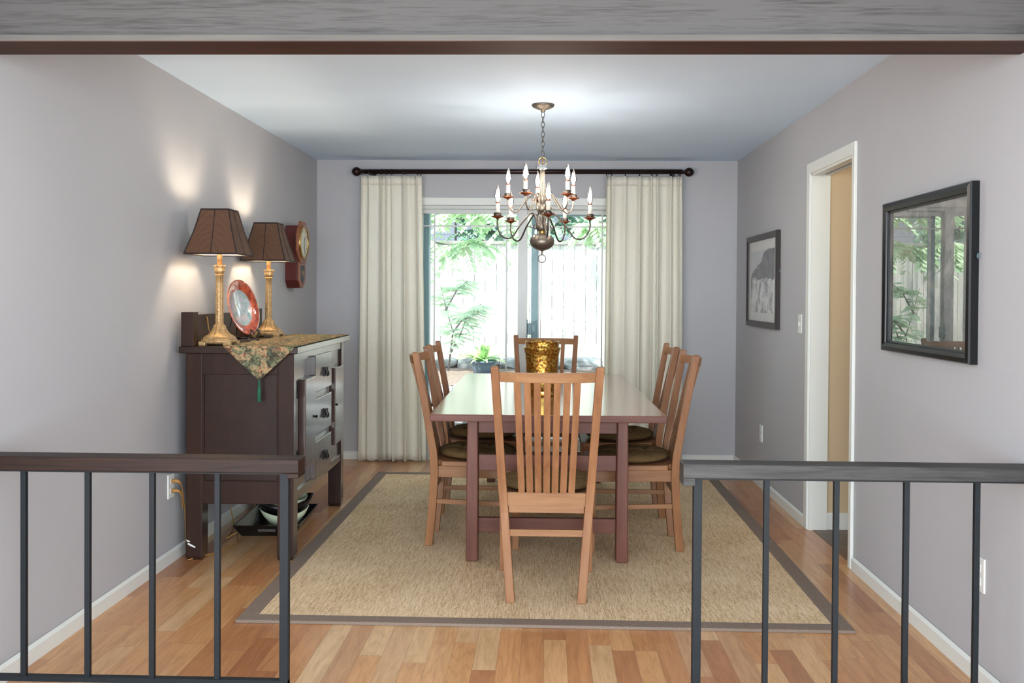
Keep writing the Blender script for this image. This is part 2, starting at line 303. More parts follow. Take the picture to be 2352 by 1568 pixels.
# ---------------------------------------------------------------- mesh helpers
class MB:
    def __init__(s): s.bm = bmesh.new()
    def box(s, x0, x1, y0, y1, z0, z1, mat=None):
        vs = [s.bm.verts.new((x, y, z)) for x in (x0, x1) for y in (y0, y1) for z in (z0, z1)]
        for f in ((0, 1, 3, 2), (4, 6, 7, 5), (0, 4, 5, 1), (2, 3, 7, 6), (0, 2, 6, 4), (1, 5, 7, 3)): s.bm.faces.new([vs[i] for i in f])
        if mat is not None: bmesh.ops.transform(s.bm, matrix=mat, verts=vs)
        return s
    def hexa(s, pts):   # 8 pts: bottom 4 (ccw) then top 4
        v = [s.bm.verts.new(p) for p in pts]
        for f in ((3, 2, 1, 0), (4, 5, 6, 7), (0, 1, 5, 4), (1, 2, 6, 5), (2, 3, 7, 6), (3, 0, 4, 7)): s.bm.faces.new([v[i] for i in f])
        return s
    def loft(s, rings, close=True, cap=True):
        R = [[s.bm.verts.new(p) for p in r] for r in rings]; n = len(R[0])
        for a, b in zip(R, R[1:]):
            for i in range(n if close else n-1):
                j = (i+1) % n; s.bm.faces.new((a[i], a[j], b[j], b[i]))
        if cap and close:
            s.bm.faces.new(list(reversed(R[0]))); s.bm.faces.new(R[-1])
        return s
    def tube(s, pts, r, seg=8, closed=False):
        pts = [Vector(p) for p in pts]; n = len(pts); rr = r if isinstance(r, (list, tuple)) else [r]*n
        rings = []; prev = None
        for i, p in enumerate(pts):
            if closed: t = (pts[(i+1) % n]-pts[i-1])
            else: t = (pts[min(i+1, n-1)]-pts[max(i-1, 0)])
            t.normalize()
            a = prev if prev is not None else (Vector((0, 0, 1)) if abs(t.z) < .9 else Vector((1, 0, 0)))
            a = (a-t*a.dot(t)).normalized(); prev = a; b = t.cross(a)
            rings.append([p+(a*math.cos(q)+b*math.sin(q))*rr[i] for q in [2*PI*k/seg for k in range(seg)]])
        if closed: rings.append(rings[0]); s.loft(rings, cap=False); bmesh.ops.remove_doubles(s.bm, verts=s.bm.verts, dist=1e-6)
        else: s.loft(rings)
        return s
    def lathe(s, prof, seg=32, c=(0, 0, 0), cap=True, sq=None):
        rings = []
        for r, z in prof:
            r = max(r, 1e-4)
            rings.append([(c[0]+r*math.cos(2*PI*k/seg), c[1]+r*math.sin(2*PI*k/seg), c[2]+z) for k in range(seg)])
        return s.loft(rings, cap=cap)
    def prism(s, pts2, axis, a0, a1):
        def mk(p, a):
            return {'x': (a, p[0], p[1]), 'y': (p[0], a, p[1]), 'z': (p[0], p[1], a)}[axis]
        return s.loft([[mk(p, a0) for p in pts2], [mk(p, a1) for p in pts2]])
    def torus(s, c, R, r, axis='y', seg=20, sx=1, sz=1):
        pts = []
        for k in range(seg):
            q = 2*PI*k/seg; u, v = R*math.cos(q)*sx, R*math.sin(q)*sz
            pts.append({'y': (c[0]+u, c[1], c[2]+v), 'x': (c[0], c[1]+u, c[2]+v), 'z': (c[0]+u, c[1]+v, c[2])}[axis])
        return s.tube(pts, r, 8, closed=True)
def obj(name, mb, mat, parent=None, smooth=False, bevel=0, seg=2, loc=None, rot=None):
    bm = mb.bm; bmesh.ops.recalc_face_normals(bm, faces=bm.faces)
    me = bpy.data.meshes.new(name); bm.to_mesh(me); bm.free()
    if smooth:
        for p in me.polygons: p.use_smooth = True
    o = bpy.data.objects.new(name, me); COL.objects.link(o)
    for m in (mat if isinstance(mat, (list, tuple)) else [mat]): me.materials.append(m)
    if parent is not None: o.parent = parent
    if loc is not None: o.location = loc
    if rot is not None: o.rotation_euler = rot
    if bevel:
        b = o.modifiers.new('bevel', 'BEVEL'); b.width = bevel; b.segments = seg; b.limit_method = 'ANGLE'; b.angle_limit = math.radians(40)
    if smooth == 'auto' or (smooth and bevel):
        pass
    return o
def tag(o, label=None, cat=None, group=None, kind=None):
    if label: o['label'] = label
    if cat: o['category'] = cat
    if group: o['group'] = group
    if kind: o['kind'] = kind
    return o
def thing(name, label, cat, loc=(0, 0, 0), rz=0, group=None):
    o = bpy.data.objects.new(name, None); COL.objects.link(o); o.empty_display_size = .1
    o.location = loc; o.rotation_euler = (0, 0, rz); return tag(o, label, cat, group)
def struct(name, mb, mat, label=None, cat=None, **kw):
    o = obj(name, mb, mat, **kw)
    if kw.get('parent') is None: tag(o, label, cat, kind='structure')
    return o
def copy_tree(o, parent=None):
    c = o.copy(); COL.objects.link(c)
    if parent is not None: c.parent = parent
    for ch in list(o.children): copy_tree(ch, c)
    return c

XL, XR, YB, ZC, TH = -1.877, 1.536, 7.608, 2.44, .13
YL = 2.2   # where the dining walls end towards the living room

# ---------------------------------------------------------------- room shell
struct('floor', MB().box(-3.5, 3.1, -3.1, YB+.0, -.06, 0), M['floor'], 'oak strip floor in mixed honey and reddish planks', 'floor')
struct('ceiling', MB().box(-3.5, 3.3, -3.1, YB+.35, ZC, ZC+.2), M['ceiling'], 'white textured ceiling over the dining room', 'ceiling')
struct('wall_left', MB().box(XL-TH, XL, YL, YB+TH, 0, ZC), M['wall'], 'pale grey lilac wall behind the sideboard', 'wall')
wr = MB(); D0, D1, DZ = 4.722, 5.47, 2.065; THR = .095
wr.box(XR, XR+THR, YL, D0, 0, ZC).box(XR, XR+THR, D1, YB+TH, 0, ZC).box(XR, XR+THR, D0, D1, DZ, ZC)
struct('wall_right', wr, M['wall'], 'pale grey lilac wall with two framed pictures and a doorway', 'wall')
WX0, WX1, WZ = -1.10, .64, 2.075
wb = MB().box(XL, WX0, YB, YB+TH, 0, ZC).box(WX1, XR, YB, YB+TH, 0, ZC).box(WX0, WX1, YB, YB+TH, WZ, ZC)
struct('wall_back', wb, M['wall'], 'grey lilac wall around the sliding glass door', 'wall')
# living room behind the camera
lv = MB().box(-3.5, XL-TH, YL, YL+.1, 0, ZC)
struct('wall_living_left', MB().box(-3.5, XL-TH, YL, YL+.1, 0, ZC).box(-3.55, -3.45, -3.1, -.8, 0, ZC).box(-3.55, -3.45, 2.0, YL+.1, 0, ZC).box(-3.55, -3.45, -.8, 2.0, 0, .5).box(-3.55, -3.45, -.8, 2.0, 2.35, ZC), M['living_wall'], 'living room wall left of the camera', 'wall')
struct('wall_living_right', MB().box(XR+THR, 3.1, YL, YL+.1, 0, ZC).box(3.05, 3.15, -3.1, -.8, 0, ZC).box(3.05, 3.15, 2.0, YL+.1, 0, ZC).box(3.05, 3.15, -.8, 2.0, 0, .5).box(3.05, 3.15, -.8, 2.0, 2.35, ZC), M['living_wall'], 'living room wall right of the camera', 'wall')
struct('wall_living_back', MB().box(-3.5, -3.25, -3.2, -3.1, 0, ZC).box(2.85, 3.1, -3.2, -3.1, 0, ZC).box(-3.25, 2.85, -3.2, -3.1, 0, .15), M['living_wall'], 'living room wall behind the camera', 'wall')
# baseboards
def baseboard(name, x0, x1, y0, y1, label, inner):
    # profile with a small bevelled top
    mb = MB(); h = .066
    if inner == 'x+': mb.prism([(x0, 0), (x1, 0), (x1, h-.012), (x0+.003, h)], 'y', y0, y1)
    elif inner == 'x-': mb.prism([(x1, 0), (x1-.003, h), (x0, h-.012), (x0, 0)], 'y', y0, y1)
    else: mb.prism([(y0, 0), (y1, 0), (y1-.003, h), (y0, h-.012)], 'x', x0, x1)
    struct(name, mb, M['white'], label, 'baseboard')
baseboard('baseboard_left', XL, XL+.014, YL, YB, 'white baseboard along the left wall', 'x+')
baseboard('baseboard_right', XR-.014, XR, YL, 4.67, 'white baseboard below the large black framed picture', 'x-')
baseboard('baseboard_right', XR-.014, XR, 5.545, YB, 'white baseboard below the small brown framed picture', 'x-')
baseboard('baseboard_back', XL+.014, WX0-.07, YB-.014, YB, 'short white baseboard left of the glass door', 'y')
baseboard('baseboard_back', WX1+.07, XR-.014, YB-.014, YB, 'short white baseboard right of the glass door', 'y')
# header beam
bm_ = tag(obj('trim_1', MB().box(XL, XR, 2.955, 3.09, 2.171, ZC), M['beam']), 'grey weathered wooden header beam across the opening', 'beam', kind='structure')
obj('bottom_board', MB().box(XL, XR, 2.94, 3.10, 2.151, 2.172), M['beam_edge'], bm_, bevel=.002)
obj('underside_board', MB().box(XL, XR, 2.941, 3.099, 2.1485, 2.1515), M['beam_under'], bm_)

# doorway in the right wall with the hall beyond
dd = bpy.data.objects.new('door_2', None); COL.objects.link(dd); dd.location = (XR, 5.1, 0); tag(dd, 'open pocket doorway cased in white in the right wall', 'doorway', kind='structure')
def at(o, parent):   # keep world coordinates under a translated parent
    o.matrix_parent_inverse = Matrix.Translation(parent.location).inverted(); return o
at(obj('casing', MB().box(XR-.017, XR, D1, D1+.062, 0, DZ+.062), M['white'], dd, bevel=.004), dd)
at(obj('casing', MB().box(XR-.017, XR, D0-.042, D0, 0, DZ+.062), M['white'], dd, bevel=.004), dd)
at(obj('casing', MB().box(XR-.017, XR, D0, D1, DZ, DZ+.062), M['white'], dd, bevel=.004), dd)
at(obj('jamb', MB().box(XR-.005, XR+THR+.005, D1-.012, D1+.002, 0, DZ), M['white'], dd), dd)
at(obj('jamb', MB().box(XR-.005, XR+THR+.005, D0-.002, D0+.006, 0, DZ), M['white'], dd), dd)
at(obj('head_jamb', MB().box(XR-.005, XR+.045, D0, D1, DZ-.012, DZ).box(XR+.075, XR+THR, D0, D1, DZ-.012, DZ), M['white'], dd), dd)
at(obj('door_track', MB().box(XR+.045, XR+.075, D0, D1, DZ-.003, DZ), M['black'], dd), dd)
struct('floor_hall', MB().box(XR+.02, 3.3, 3.2, 5.55, -.05, .002), M['slate'], 'brown slate tile floor in the hall', 'floor')
struct('wall_hall', MB().box(XR+THR, 3.3, D1+.01, D1+.11, 0, ZC), M['tan_wall'], 'tan hall wall seen through the doorway', 'wall')
struct('wall_hall_right', MB().box(3.2, 3.3, 3.1, 5.5, 0, ZC), M['tan_wall'], 'far tan wall of the hall', 'wall')
struct('baseboard_hall', MB().box(XR+THR, 3.2, D1-.004, D1+.01, 0, .10), M['white'], 'white baseboard of the tan hall wall', 'baseboard', bevel=.003)
struct('wall_hall_near', MB().box(XR+THR, 3.3, 3.1, 3.2, 0, ZC), M['tan_wall'], 'near tan wall of the hall', 'wall')

# sliding glass door
sd = bpy.data.objects.new('door_1', None); COL.objects.link(sd); sd.location = (-.2, YB, 0); tag(sd, 'white sliding glass door between the curtains', 'glass door', kind='structure')
W = M['door_white']
at(obj('casing', MB().box(WX0-.06, WX1+.06, YB-.02, YB, WZ, WZ+.062), M['white'], sd, bevel=.004), sd)
at(obj('casing', MB().box(WX0-.06, WX0, YB-.02, YB, 0, WZ), M['white'], sd, bevel=.004), sd)
at(obj('casing', MB().box(WX1, WX1+.06, YB-.02, YB, 0, WZ), M['white'], sd, bevel=.004), sd)
at(obj('door_frame', MB().box(WX0, WX1, YB, YB+TH, 2.045, WZ).box(WX0, WX0+.03, YB, YB+TH, 0, 2.045).box(WX1-.03, WX1, YB, YB+TH, 0, 2.045).box(WX0, WX1, YB, YB+TH, -.02, .03), W, sd, bevel=.003), sd)
def panel(x0, x1, y, label):
    z0, z1 = .03, 2.045; st = .074
    p = at(obj('door_panel', MB().box(x0, x0+st, y, y+.04, z0, z1).box(x1-st, x1, y, y+.04, z0, z1).box(x0+st, x1-st, y, y+.04, z1-.035, z1).box(x0+st, x1-st, y, y+.04, z0, z0+.14), W, sd, bevel=.002), sd)
    obj('glass_pane', MB().box(x0+st, x1-st, y+.017, y+.023, z0+.14, z1-.035), M['glass'], p)
    gx0, gx1, gz0, gz1 = x0+st, x1-st, z0+.14, z1-.035
    for a in (gx0+.095, gx1-.095): obj('muntin', MB().box(a-.006, a+.006, y+.009, y+.031, gz0, gz1), W, p)
    for a in (gz0+.1, gz1-.1): obj('muntin', MB().box(gx0, gx1, y+.010, y+.030, a-.006, a+.006), W, p)
    return p
panel(-1.085, -.157, YB+.02, '')
pr = panel(-.231, .625, YB+.066, '')
hd = at(obj('door_handle', MB().box(-.150, -.115, YB-.025, YB+.02, 1.03, 1.12).box(-.157, -.15, YB-.0, YB+.02, 1.0, 1.15), M['alu'], sd, bevel=.004), sd)
at(obj('screen_frame', MB().box(-.125, -.068, YB+.135, YB+.15, 0, 2.03).box(.62, .66, YB+.135, YB+.15, 0, 2.03).box(-.125, .66, YB+.135, YB+.15, 2.0, 2.04), M['alu'], sd), sd)
at(obj('outer_jamb', MB().box(-1.06, -.972, YB+.135, YB+.24, 0, 2.06), M['alu'], sd), sd)

# ---------------------------------------------------------------- railings
def railing(label, x0, x1, post, bals, woodm, rightend):
    t = thing('railing', label, 'railing', ((x0+x1)/2, 3.0, 0)); 
    y0, y1 = 2.957, 3.043; zt, zf = .826, .781
    if rightend:   # free end on the right, returning downwards
        at(obj('handrail', MB().box(x0, x1, y0, y1, zf, zt), woodm, t, bevel=.003), t)
        at(obj('handrail_return', MB().hexa([(x1-.038, y0, .765), (x1, y0, .765), (x1, y1, .765), (x1-.038, y1, .765), (x1-.038, y0, zf), (x1, y0, zf), (x1, y1, zf), (x1-.038, y1, zf)]), woodm, t, bevel=.002), t)
    else:
        at(obj('handrail', MB().box(x0, x1, y0, y1, zf, zt), woodm, t, bevel=.003), t)
        at(obj('handrail_return', MB().box(x0, x0+.038, y0, y1, .757, zf), woodm, t, bevel=.002), t)
    at(obj('top_bar', MB().box(min(x0, post[0]) if rightend else post[0], post[1] if rightend else x1, 2.985, 3.015, .772, zf), M['iron'], t), t)
    at(obj('bottom_bar', MB().box(x0 if rightend else post[0], post[1] if rightend else x1, 2.988, 3.012, .087, .104), M['iron'], t), t)
    at(obj('post', MB().box(post[0], post[1], 2.986, 3.014, 0, .773), M['iron'], t, bevel=.0015), t)
    for b in bals: at(obj('baluster', MB().box(b-.0085, b+.0085, 2.9915, 3.0085, .1, .773), M['iron'], t, bevel=.001), t)
railing('dark iron railing with brown wooden handrail in front of the sideboard', XL, -.786, (-.854, -.826), [-1.697, -1.486, -1.274, -1.060], M['rail_left'], True)
railing('dark iron railing with grey weathered handrail at the right of the opening', .436, XR, (.474, .501), [.707, .928, 1.149, 1.370], M['rail_right'], False)

# ---------------------------------------------------------------- rug
rx0, rx1, ry0, ry1 = -1.262, 1.262, 3.79, 7.0; bw = .075
rg = thing('area_rug', 'sisal rug with brown cloth binding under the dining table', 'rug', (0, 5.4, 0))
at(obj('woven_field', MB().box(rx0+bw, rx1-bw, ry0+bw, ry1-bw, .001, .0115), M['sisal'], rg), rg)
bd = MB()
for a, b, c, d in ((rx0, rx1, ry0, ry0+bw), (rx0, rx1, ry1-bw, ry1), (rx0, rx0+bw, ry0+bw, ry1-bw), (rx1-bw, rx1, ry0+bw, ry1-bw)): bd.box(a, b, c, d, .0, .0135)
at(obj('border', bd, M['rug_border'], rg, bevel=.003), rg)
for q in [rg]: q.rotation_euler.z = -.004
RZ = .0125

# ---------------------------------------------------------------- dining table
T = thing('dining_table', 'long rectangular cherry dining table on the rug', 'table', (.001, 5.727, RZ), .0105)
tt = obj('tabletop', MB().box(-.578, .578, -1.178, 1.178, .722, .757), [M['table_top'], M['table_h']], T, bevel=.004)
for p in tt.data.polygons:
    if abs(p.normal.z) < .5: p.material_index = 1  # edge shade set by material: darker, duller copy of the same wood
for sx in (-1, 1):
    for sy in (-1, 1):
        cx, cy = .377*sx, 1.0*sy
        mb = MB(); r = [[(cx-.030, cy-.045), (cx+.030, cy-.045), (cx+.030, cy+.045), (cx-.030, cy+.045)]]
        rings = [[(a, b, 0) for a, b in r[0]], [(cx+(a-cx)*.97, cy+(b-cy)*1.0, .45) for a, b in r[0]], [(cx+(a-cx)*.88, b, .722) for a, b in r[0]]]
        obj('leg', mb.loft(rings), M['table'], T, bevel=.006)
for sy in (-1, 1):
    y = 1.0*sy
    obj('apron', MB().box(-.35, .35, y-.015, y+.015, .645, .722), M['table_h'], T, bevel=.002)
    obj('upper_stretcher', MB().box(-.348, .348, y-.015, y+.015, .455, .535), M['table_h'], T, bevel=.003)
    obj('lower_stretcher', MB().box(-.348, .348, y-.015, y+.015, .140, .215), M['table_h'], T, bevel=.003)
obj('long_stretcher', MB().box(-.018, .018, -.985, .985, .46, .53), M['table'], T, bevel=.003)
for s in (-1, 1): obj('side_apron', MB().box(.36*s-.012, .36*s+.012, -.96, .96, .645, .722), M['table'], T, bevel=.002)

# ---------------------------------------------------------------- chairs
def make_chair():
    c = thing('dining_chair', '', 'chair')
    def yr(z):   # rear face of the back post
        P = [(0, -.033), (.2, -.012), (.40, 0), (.5, -.004), (.70, -.036), (.85, -.062), (1.03, -.095)]
        for (a, b), (a2, b2) in zip(P, P[1:]):
            if z <= a2: return b+(b2-b)*(z-a)/(a2-a)
        return P[-1][1]
    def xc(z): return .155+.078*z if z < .5 else .194+(z-.5)*.062
    for s in (-1, 1):
        rings = []
        for k in range(25):
            z = 1.03*k/24; th = .042 - .008*max(0, z-.5)/.5; hw = .0195-.002*(z/1.03)
            x = xc(z)*s; y = yr(z)
            rings.append([(x-hw, y, z), (x+hw, y, z), (x+hw, y+th, z), (x-hw, y+th, z)])
        t = rings[-1]; x = xc(1.03)*s; y = yr(1.03)
        rings.append([(x+(a-x)*.75, (y+.017)+(b-y-.017)*.75, 1.036) for a, b, _ in t])
        obj('leg', MB().loft(rings), M['chair'], c, bevel=.003)
        x = .207*s
        obj('leg', MB().loft([[(x-.017, .438, 0), (x+.017, .438, 0), (x+.017, .472, 0), (x-.017, .472, 0)], [(x-.02, .434, .432), (x+.02, .434, .432), (x+.02, .474, .432), (x-.02, .474, .432)]]), M['chair'], c, bevel=.003)
    # curved top rail
    def crest(name, z0, z1, bow, x, mat):
        rings = []
        for k in range(17):
            u = -1+2*k/16; xx = x*u; yb = yr((z0+z1)/2)+.010-bow*(1-u*u)
            dz0 = yr(z0)-yr((z0+z1)/2); dz1 = yr(z1)-yr((z0+z1)/2)
            rings.append([(xx, yb+dz0, z0), (xx, yb+dz0+.02, z0), (xx, yb+dz1+.02, z1), (xx, yb+dz1, z1)])
        return obj(name, MB().loft(rings), mat, c, bevel=.003)
    crest('top_rail', .968, 1.012, .060, .211, M['chair_rail'])
    crest('lower_rail', .412, .474, .0, .175, M['chair_rail'])
    for i in range(7):
        u = i-3; rings = []
        for k in range(9):
            q = k/8; z = .472+(.97-.472)*q; x = u*(.0365+.0065*q); bow = .058*(1-(x/.211)**2)*q
            y = yr(z)+.012-bow; hw = .0145
            rings.append([(x-hw, y, z), (x+hw, y, z), (x+hw, y+.010, z), (x-hw, y+.010, z)])
        obj('slat', MB().loft(rings), M['chair'], c, bevel=.0015)
    # seat
    pts = [(-.163, .012), (.163, .012), (.172, .05), (.205, .06), (.232, .47), (.222, .487), (-.222, .487), (-.232, .47), (-.205, .06), (-.172, .05)]
    obj('seat', MB().prism(pts, 'z', .430, .458), M['chair_seat'], c, bevel=.006, seg=3)
    obj('apron', MB().box(-.187, .187, .44, .462, .37, .430), M['chair_rail'], c, bevel=.002)
    obj('apron', MB().box(-.165, .165, .008, .03, .385, .415), M['chair_rail'], c, bevel=.002)
    for s in (-1, 1):
        obj('apron', MB().hexa([(.178*s-.010, .04, .37), (.178*s+.010, .04, .37), (.205*s+.010, .436, .37), (.205*s-.010, .436, .37), (.178*s-.010, .04, .430), (.178*s+.010, .04, .430), (.205*s+.010, .436, .430), (.205*s-.010, .436, .430)]), M['chair_seat'], c, bevel=.002)
        obj('stretcher', MB().hexa([(.172*s-.008, .02, .228), (.172*s+.008, .02, .228), (.206*s+.008, .44, .222), (.206*s-.008, .44, .222), (.172*s-.008, .02, .252), (.172*s+.008, .02, .252), (.206*s+.008, .44, .246), (.206*s-.008, .44, .246)]), M['chair_seat'], c, bevel=.002)
    y = yr(.29)
    obj('stretcher', MB().box(-.163, .163, y+.008, y+.026, .283, .313), M['chair_rail'], c, bevel=.002)
    obj('stretcher', MB().box(-.193, .193, .445, .462, .283, .313), M['chair_rail'], c, bevel=.002)
    return c
def make_cushion():
    mb = MB(); N, K = 72, 18; rings = []
    tuf = [(.075, .075), (-.075, .075), (.075, -.075), (-.075, -.075)]
    def h(x, y, e):
        v = .040*(max(0, 1-e**3.2))**.5
        for a, b in tuf:
            d = math.hypot(x-a, y-b); v -= .030*math.exp(-(d/.028)**2)
            # creases running to the tuft
        for a, b in tuf:
            for ex, ey in ((a*2.6, b), (a, b*2.6), (-a, b), (a, -b)):
                dx, dy = ex-a, ey-b; L2 = dx*dx+dy*dy; t = max(0, min(1, ((x-a)*dx+(y-b)*dy)/L2)); d = math.hypot(x-a-dx*t, y-b-dy*t)
                v -= .0085*math.exp(-(d/.011)**2)*(1-e**4)
        return v
    def pt(k, i, top):
        e = k/K; a = 2*PI*i/N; rx, ry = .218, .215
        x, y = rx*e*math.cos(a), ry*e*math.sin(a)
        return (x, y, .027 + (h(x, y, e) if top else -.026*(max(0, 1-e**5))**.5))
    for k in range(1, K+1): rings.append([pt(k, i, False) for i in range(N)])
    for k in range(K-1, 0, -1): rings.append([pt(k, i, True) for i in range(N)])
    mb.loft(rings)
    return mb
ch0 = make_chair()
spots = [((.0075, 4.093), 0, 'cherry slat back chair at the near end of the table, back to the viewer'),
         ((-.608, 5.14), -PI/2, 'cherry dining chair on the left of the table, nearest the railing'),
         ((-.627, 5.865), -PI/2, 'cherry dining chair on the left of the table, nearest the curtain'),
         ((.70, 5.09), PI/2, 'cherry dining chair on the right of the table, nearest the railing'),
         ((.70, 5.83), PI/2, 'cherry dining chair on the right of the table, nearest the curtain'),
         ((-.0, 6.99), PI, 'cherry dining chair at the far end of the table, in front of the glass door')]
cush_mesh = None
for i, ((x, y), rz, lab) in enumerate(spots):
    c = ch0 if i == 0 else copy_tree(ch0)
    c.location = (x, y, RZ); c.rotation_euler.z = rz; tag(c, lab, 'chair', 'cherry dining chairs around the table')
    off = Vector((0, .238, 0)); off.rotate(Euler((0, 0, rz)))
    if i == 0: k = cu0 = obj('seat_cushion', make_cushion(), M['cushion'], smooth=True); md = cu0.modifiers.new('sub', 'SUBSURF'); md.levels = 1; md.render_levels = 1
    else: k = cu0.copy(); COL.objects.link(k)
    k.location = (x+off.x, y+off.y, RZ+.458); k.rotation_euler = (0, 0, rz)
    tag(k, 'tufted brown velvet cushion on the ' + ['near end chair', 'left chair nearest the railing', 'left chair nearest the curtain', 'right chair nearest the railing', 'right chair nearest the curtain', 'far end chair'][i], 'cushion', 'brown chair cushions')

# ---------------------------------------------------------------- vase and candle on the table
VX, VY, VZ = -.022, 5.45, RZ+.757
mb = MB().lathe([(.03, .0), (.082, .0), (.086, .010), (.074, .022), (.082, .036), (.088, .05), (.092, .075), (.093, .12), (.095, .19), (.098, .235), (.105, .262), (.110, .275), (.109, .280), (.100, .281), (.096, .292), (.098, .306), (.099, .315), (.095, .317), (.092, .305), (.090, .285), (.100, .270), (.092, .24), (.089, .19), (.086, .10), (.08, .06), (.02, .05)], 48, cap=True)
v = obj('hurricane_vase', mb, M['amber'], smooth=True, loc=(VX, VY, VZ)); tag(v, 'amber mottled glass hurricane vase with a ribbed foot on the table', 'vase')
cn = obj('pillar_candle', MB().lathe([(.0, .052), (.036, .052), (.038, .056), (.038, .17), (.034, .176), (.0, .172)], 28), M['candle'], smooth=True, loc=(VX, VY, VZ+.002)); tag(cn, 'short ivory pillar candle standing inside the amber vase', 'candle')

# ---------------------------------------------------------------- sideboard
SB = thing('sideboard', 'dark brown rustic sideboard against the left wall', 'sideboard', (-1.272, 4.69, 0), math.radians(1.2))
# local: x from -.545 (wall) to 0 (front), y from 0 to 1.30
Lh, Dp = 1.30, .545
def frontlit(o):  # faces turned to the room take the lit copy of the wood
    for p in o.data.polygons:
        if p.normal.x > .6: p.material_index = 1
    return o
frontlit(obj('worktop', MB().box(-Dp-.027, .026, -.03, Lh+.06, 1.049, 1.083), [M['side_h'], M['side_front_lit']], SB, bevel=.004))
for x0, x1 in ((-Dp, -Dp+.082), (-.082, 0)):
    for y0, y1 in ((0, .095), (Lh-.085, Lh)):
        frontlit(obj('leg', MB().loft([[(x0+.004, y0+.004, 0), (x1-.004, y0+.004, 0), (x1-.004, y1-.004, 0), (x0+.004, y1-.004, 0)], [(x0, y0, .02), (x1, y0, .02), (x1, y1, .02), (x0, y1, .02)], [(x0, y0, 1.049), (x1, y0, 1.049), (x1, y1, 1.049), (x0, y1, 1.049)]]), [M['side'], M['side_front_lit']], SB, bevel=.005))
for y0, y1 in ((.004, .03), (Lh-.03, Lh-.004)):
    e = obj('end_panel', MB().box(-Dp+.08, -.08, y0+.012, y1, .40, .945), M['side_h'], SB)
    obj('end_rail', MB().box(-Dp+.08, -.08, y0, y1, .285, .402), M['side'], SB, bevel=.003)
    obj('end_rail', MB().box(-Dp+.08, -.08, y0, y1, .94, 1.049), M['side'], SB, bevel=.003)
    obj('end_stile', MB().box(-Dp+.078, -Dp+.090, y0+.004, y1, .402, .94).box(-.062-.03, -.078, y0+.004, y1, .402, .94), M['side'], SB)
obj('bottom', MB().box(-Dp+.02, -.02, .02, Lh-.02, .30, .32), M['side'], SB)
obj('back_panel', MB().box(-Dp+.005, -Dp+.02, .05, Lh-.05, .28, 1.049), M['side'], SB)
f0, f1 = -.022, -.004
ff = MB().box(f0, f1, .09, Lh-.08, 1.003, 1.049).box(f0, f1, .09, Lh-.08, .29, .335)
for a, b in ((.365, .41), (.83, .875)): ff.box(f0, f1, a, b, .335, 1.003)
for z in (.553, .792): ff.box(f0, f1, .41, .83, z-.02, z+.02)
obj('face_frame', ff, M['side_front_lit'], SB, bevel=.002)
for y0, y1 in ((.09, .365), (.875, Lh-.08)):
    obj('front_panel', MB().box(-.03, -.014, y0, y1, .335, 1.003), M['side_front_lit'], SB)
def pull(parent, y, z):
    for dy in (-.020, .020):
        obj('pull', MB().box(.018, .024, y+dy-.009, y+dy+.009, z-.024, z+.024).box(.022, .034, y+dy-.011, y+dy+.011, z+.010, z+.028).tube([(.03, y+dy, z+.012), (.038, y+dy-.007, z-.006), (.038, y+dy-.006, z-.022), (.038, y+dy+.006, z-.022), (.038, y+dy+.007, z-.006), (.03, y+dy, z+.012)], .003, 6), M['hinge'], parent, bevel=.001)
for z0, z1 in ((.808, 1.012), (.570, .773), (.332, .537)):
    dr = obj('drawer', MB().box(-.03, .019, .408, .832, z0, z1), M['side_front_lit'], SB, bevel=.005)
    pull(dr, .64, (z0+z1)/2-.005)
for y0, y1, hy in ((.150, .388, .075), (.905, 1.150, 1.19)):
    dr = obj('door', MB().box(-.014, .026, y0, y1, .44, .905), M['side_front_lit'], SB, bevel=.005)
    for z in ((.86, .50)):
        yy = hy
        obj('hinge', MB().box(-.003, .003, yy-.010, yy+.010, z-.045, z+.045).tube([(.004, yy+(.008 if hy < .5 else -.008), z-.045), (.004, yy+(.008 if hy < .5 else -.008), z+.045)], .004, 8), M['hinge'], dr)
    ky = y1-.02 if hy < .5 else y0+.01
    obj('knob', MB().lathe([(.006, 0), (.005, .004), (.009, .008), (.008, .012), (.002, .014)], 14), M['hinge'], dr, smooth=True, loc=(.026, ky, .685), rot=(0, PI/2, 0))
# gallery at the back of the top
g = obj('backboard', MB().box(-Dp-.005, -Dp+.018, .06, 1.14, 1.083, 1.240), M['side_h'], SB, bevel=.002)
for y0, y1 in ((-.012, .056), (1.14, 1.21)):
    obj('backboard_post', MB().box(-Dp-.022, -Dp+.042, y0, y1, 1.083, 1.256), M['side'], SB, bevel=.003)
obj('worn_patch', MB().prism([(-Dp+.012, .088), (-Dp+.030, .079), (-Dp+.050, .068), (-Dp+.047, .062), (-Dp+.028, .070), (-Dp+.010, .080)], 'y', -.001, .001).prism([(-Dp+.004, .104), (-Dp+.018, .098), (-Dp+.024, .092), (-Dp+.006, .094)], 'y', -.001, .001), M['white'], SB, rot=None)

SBM = Matrix.Translation(SB.location) @ Matrix.Rotation(math.radians(1.2), 4, 'Z')
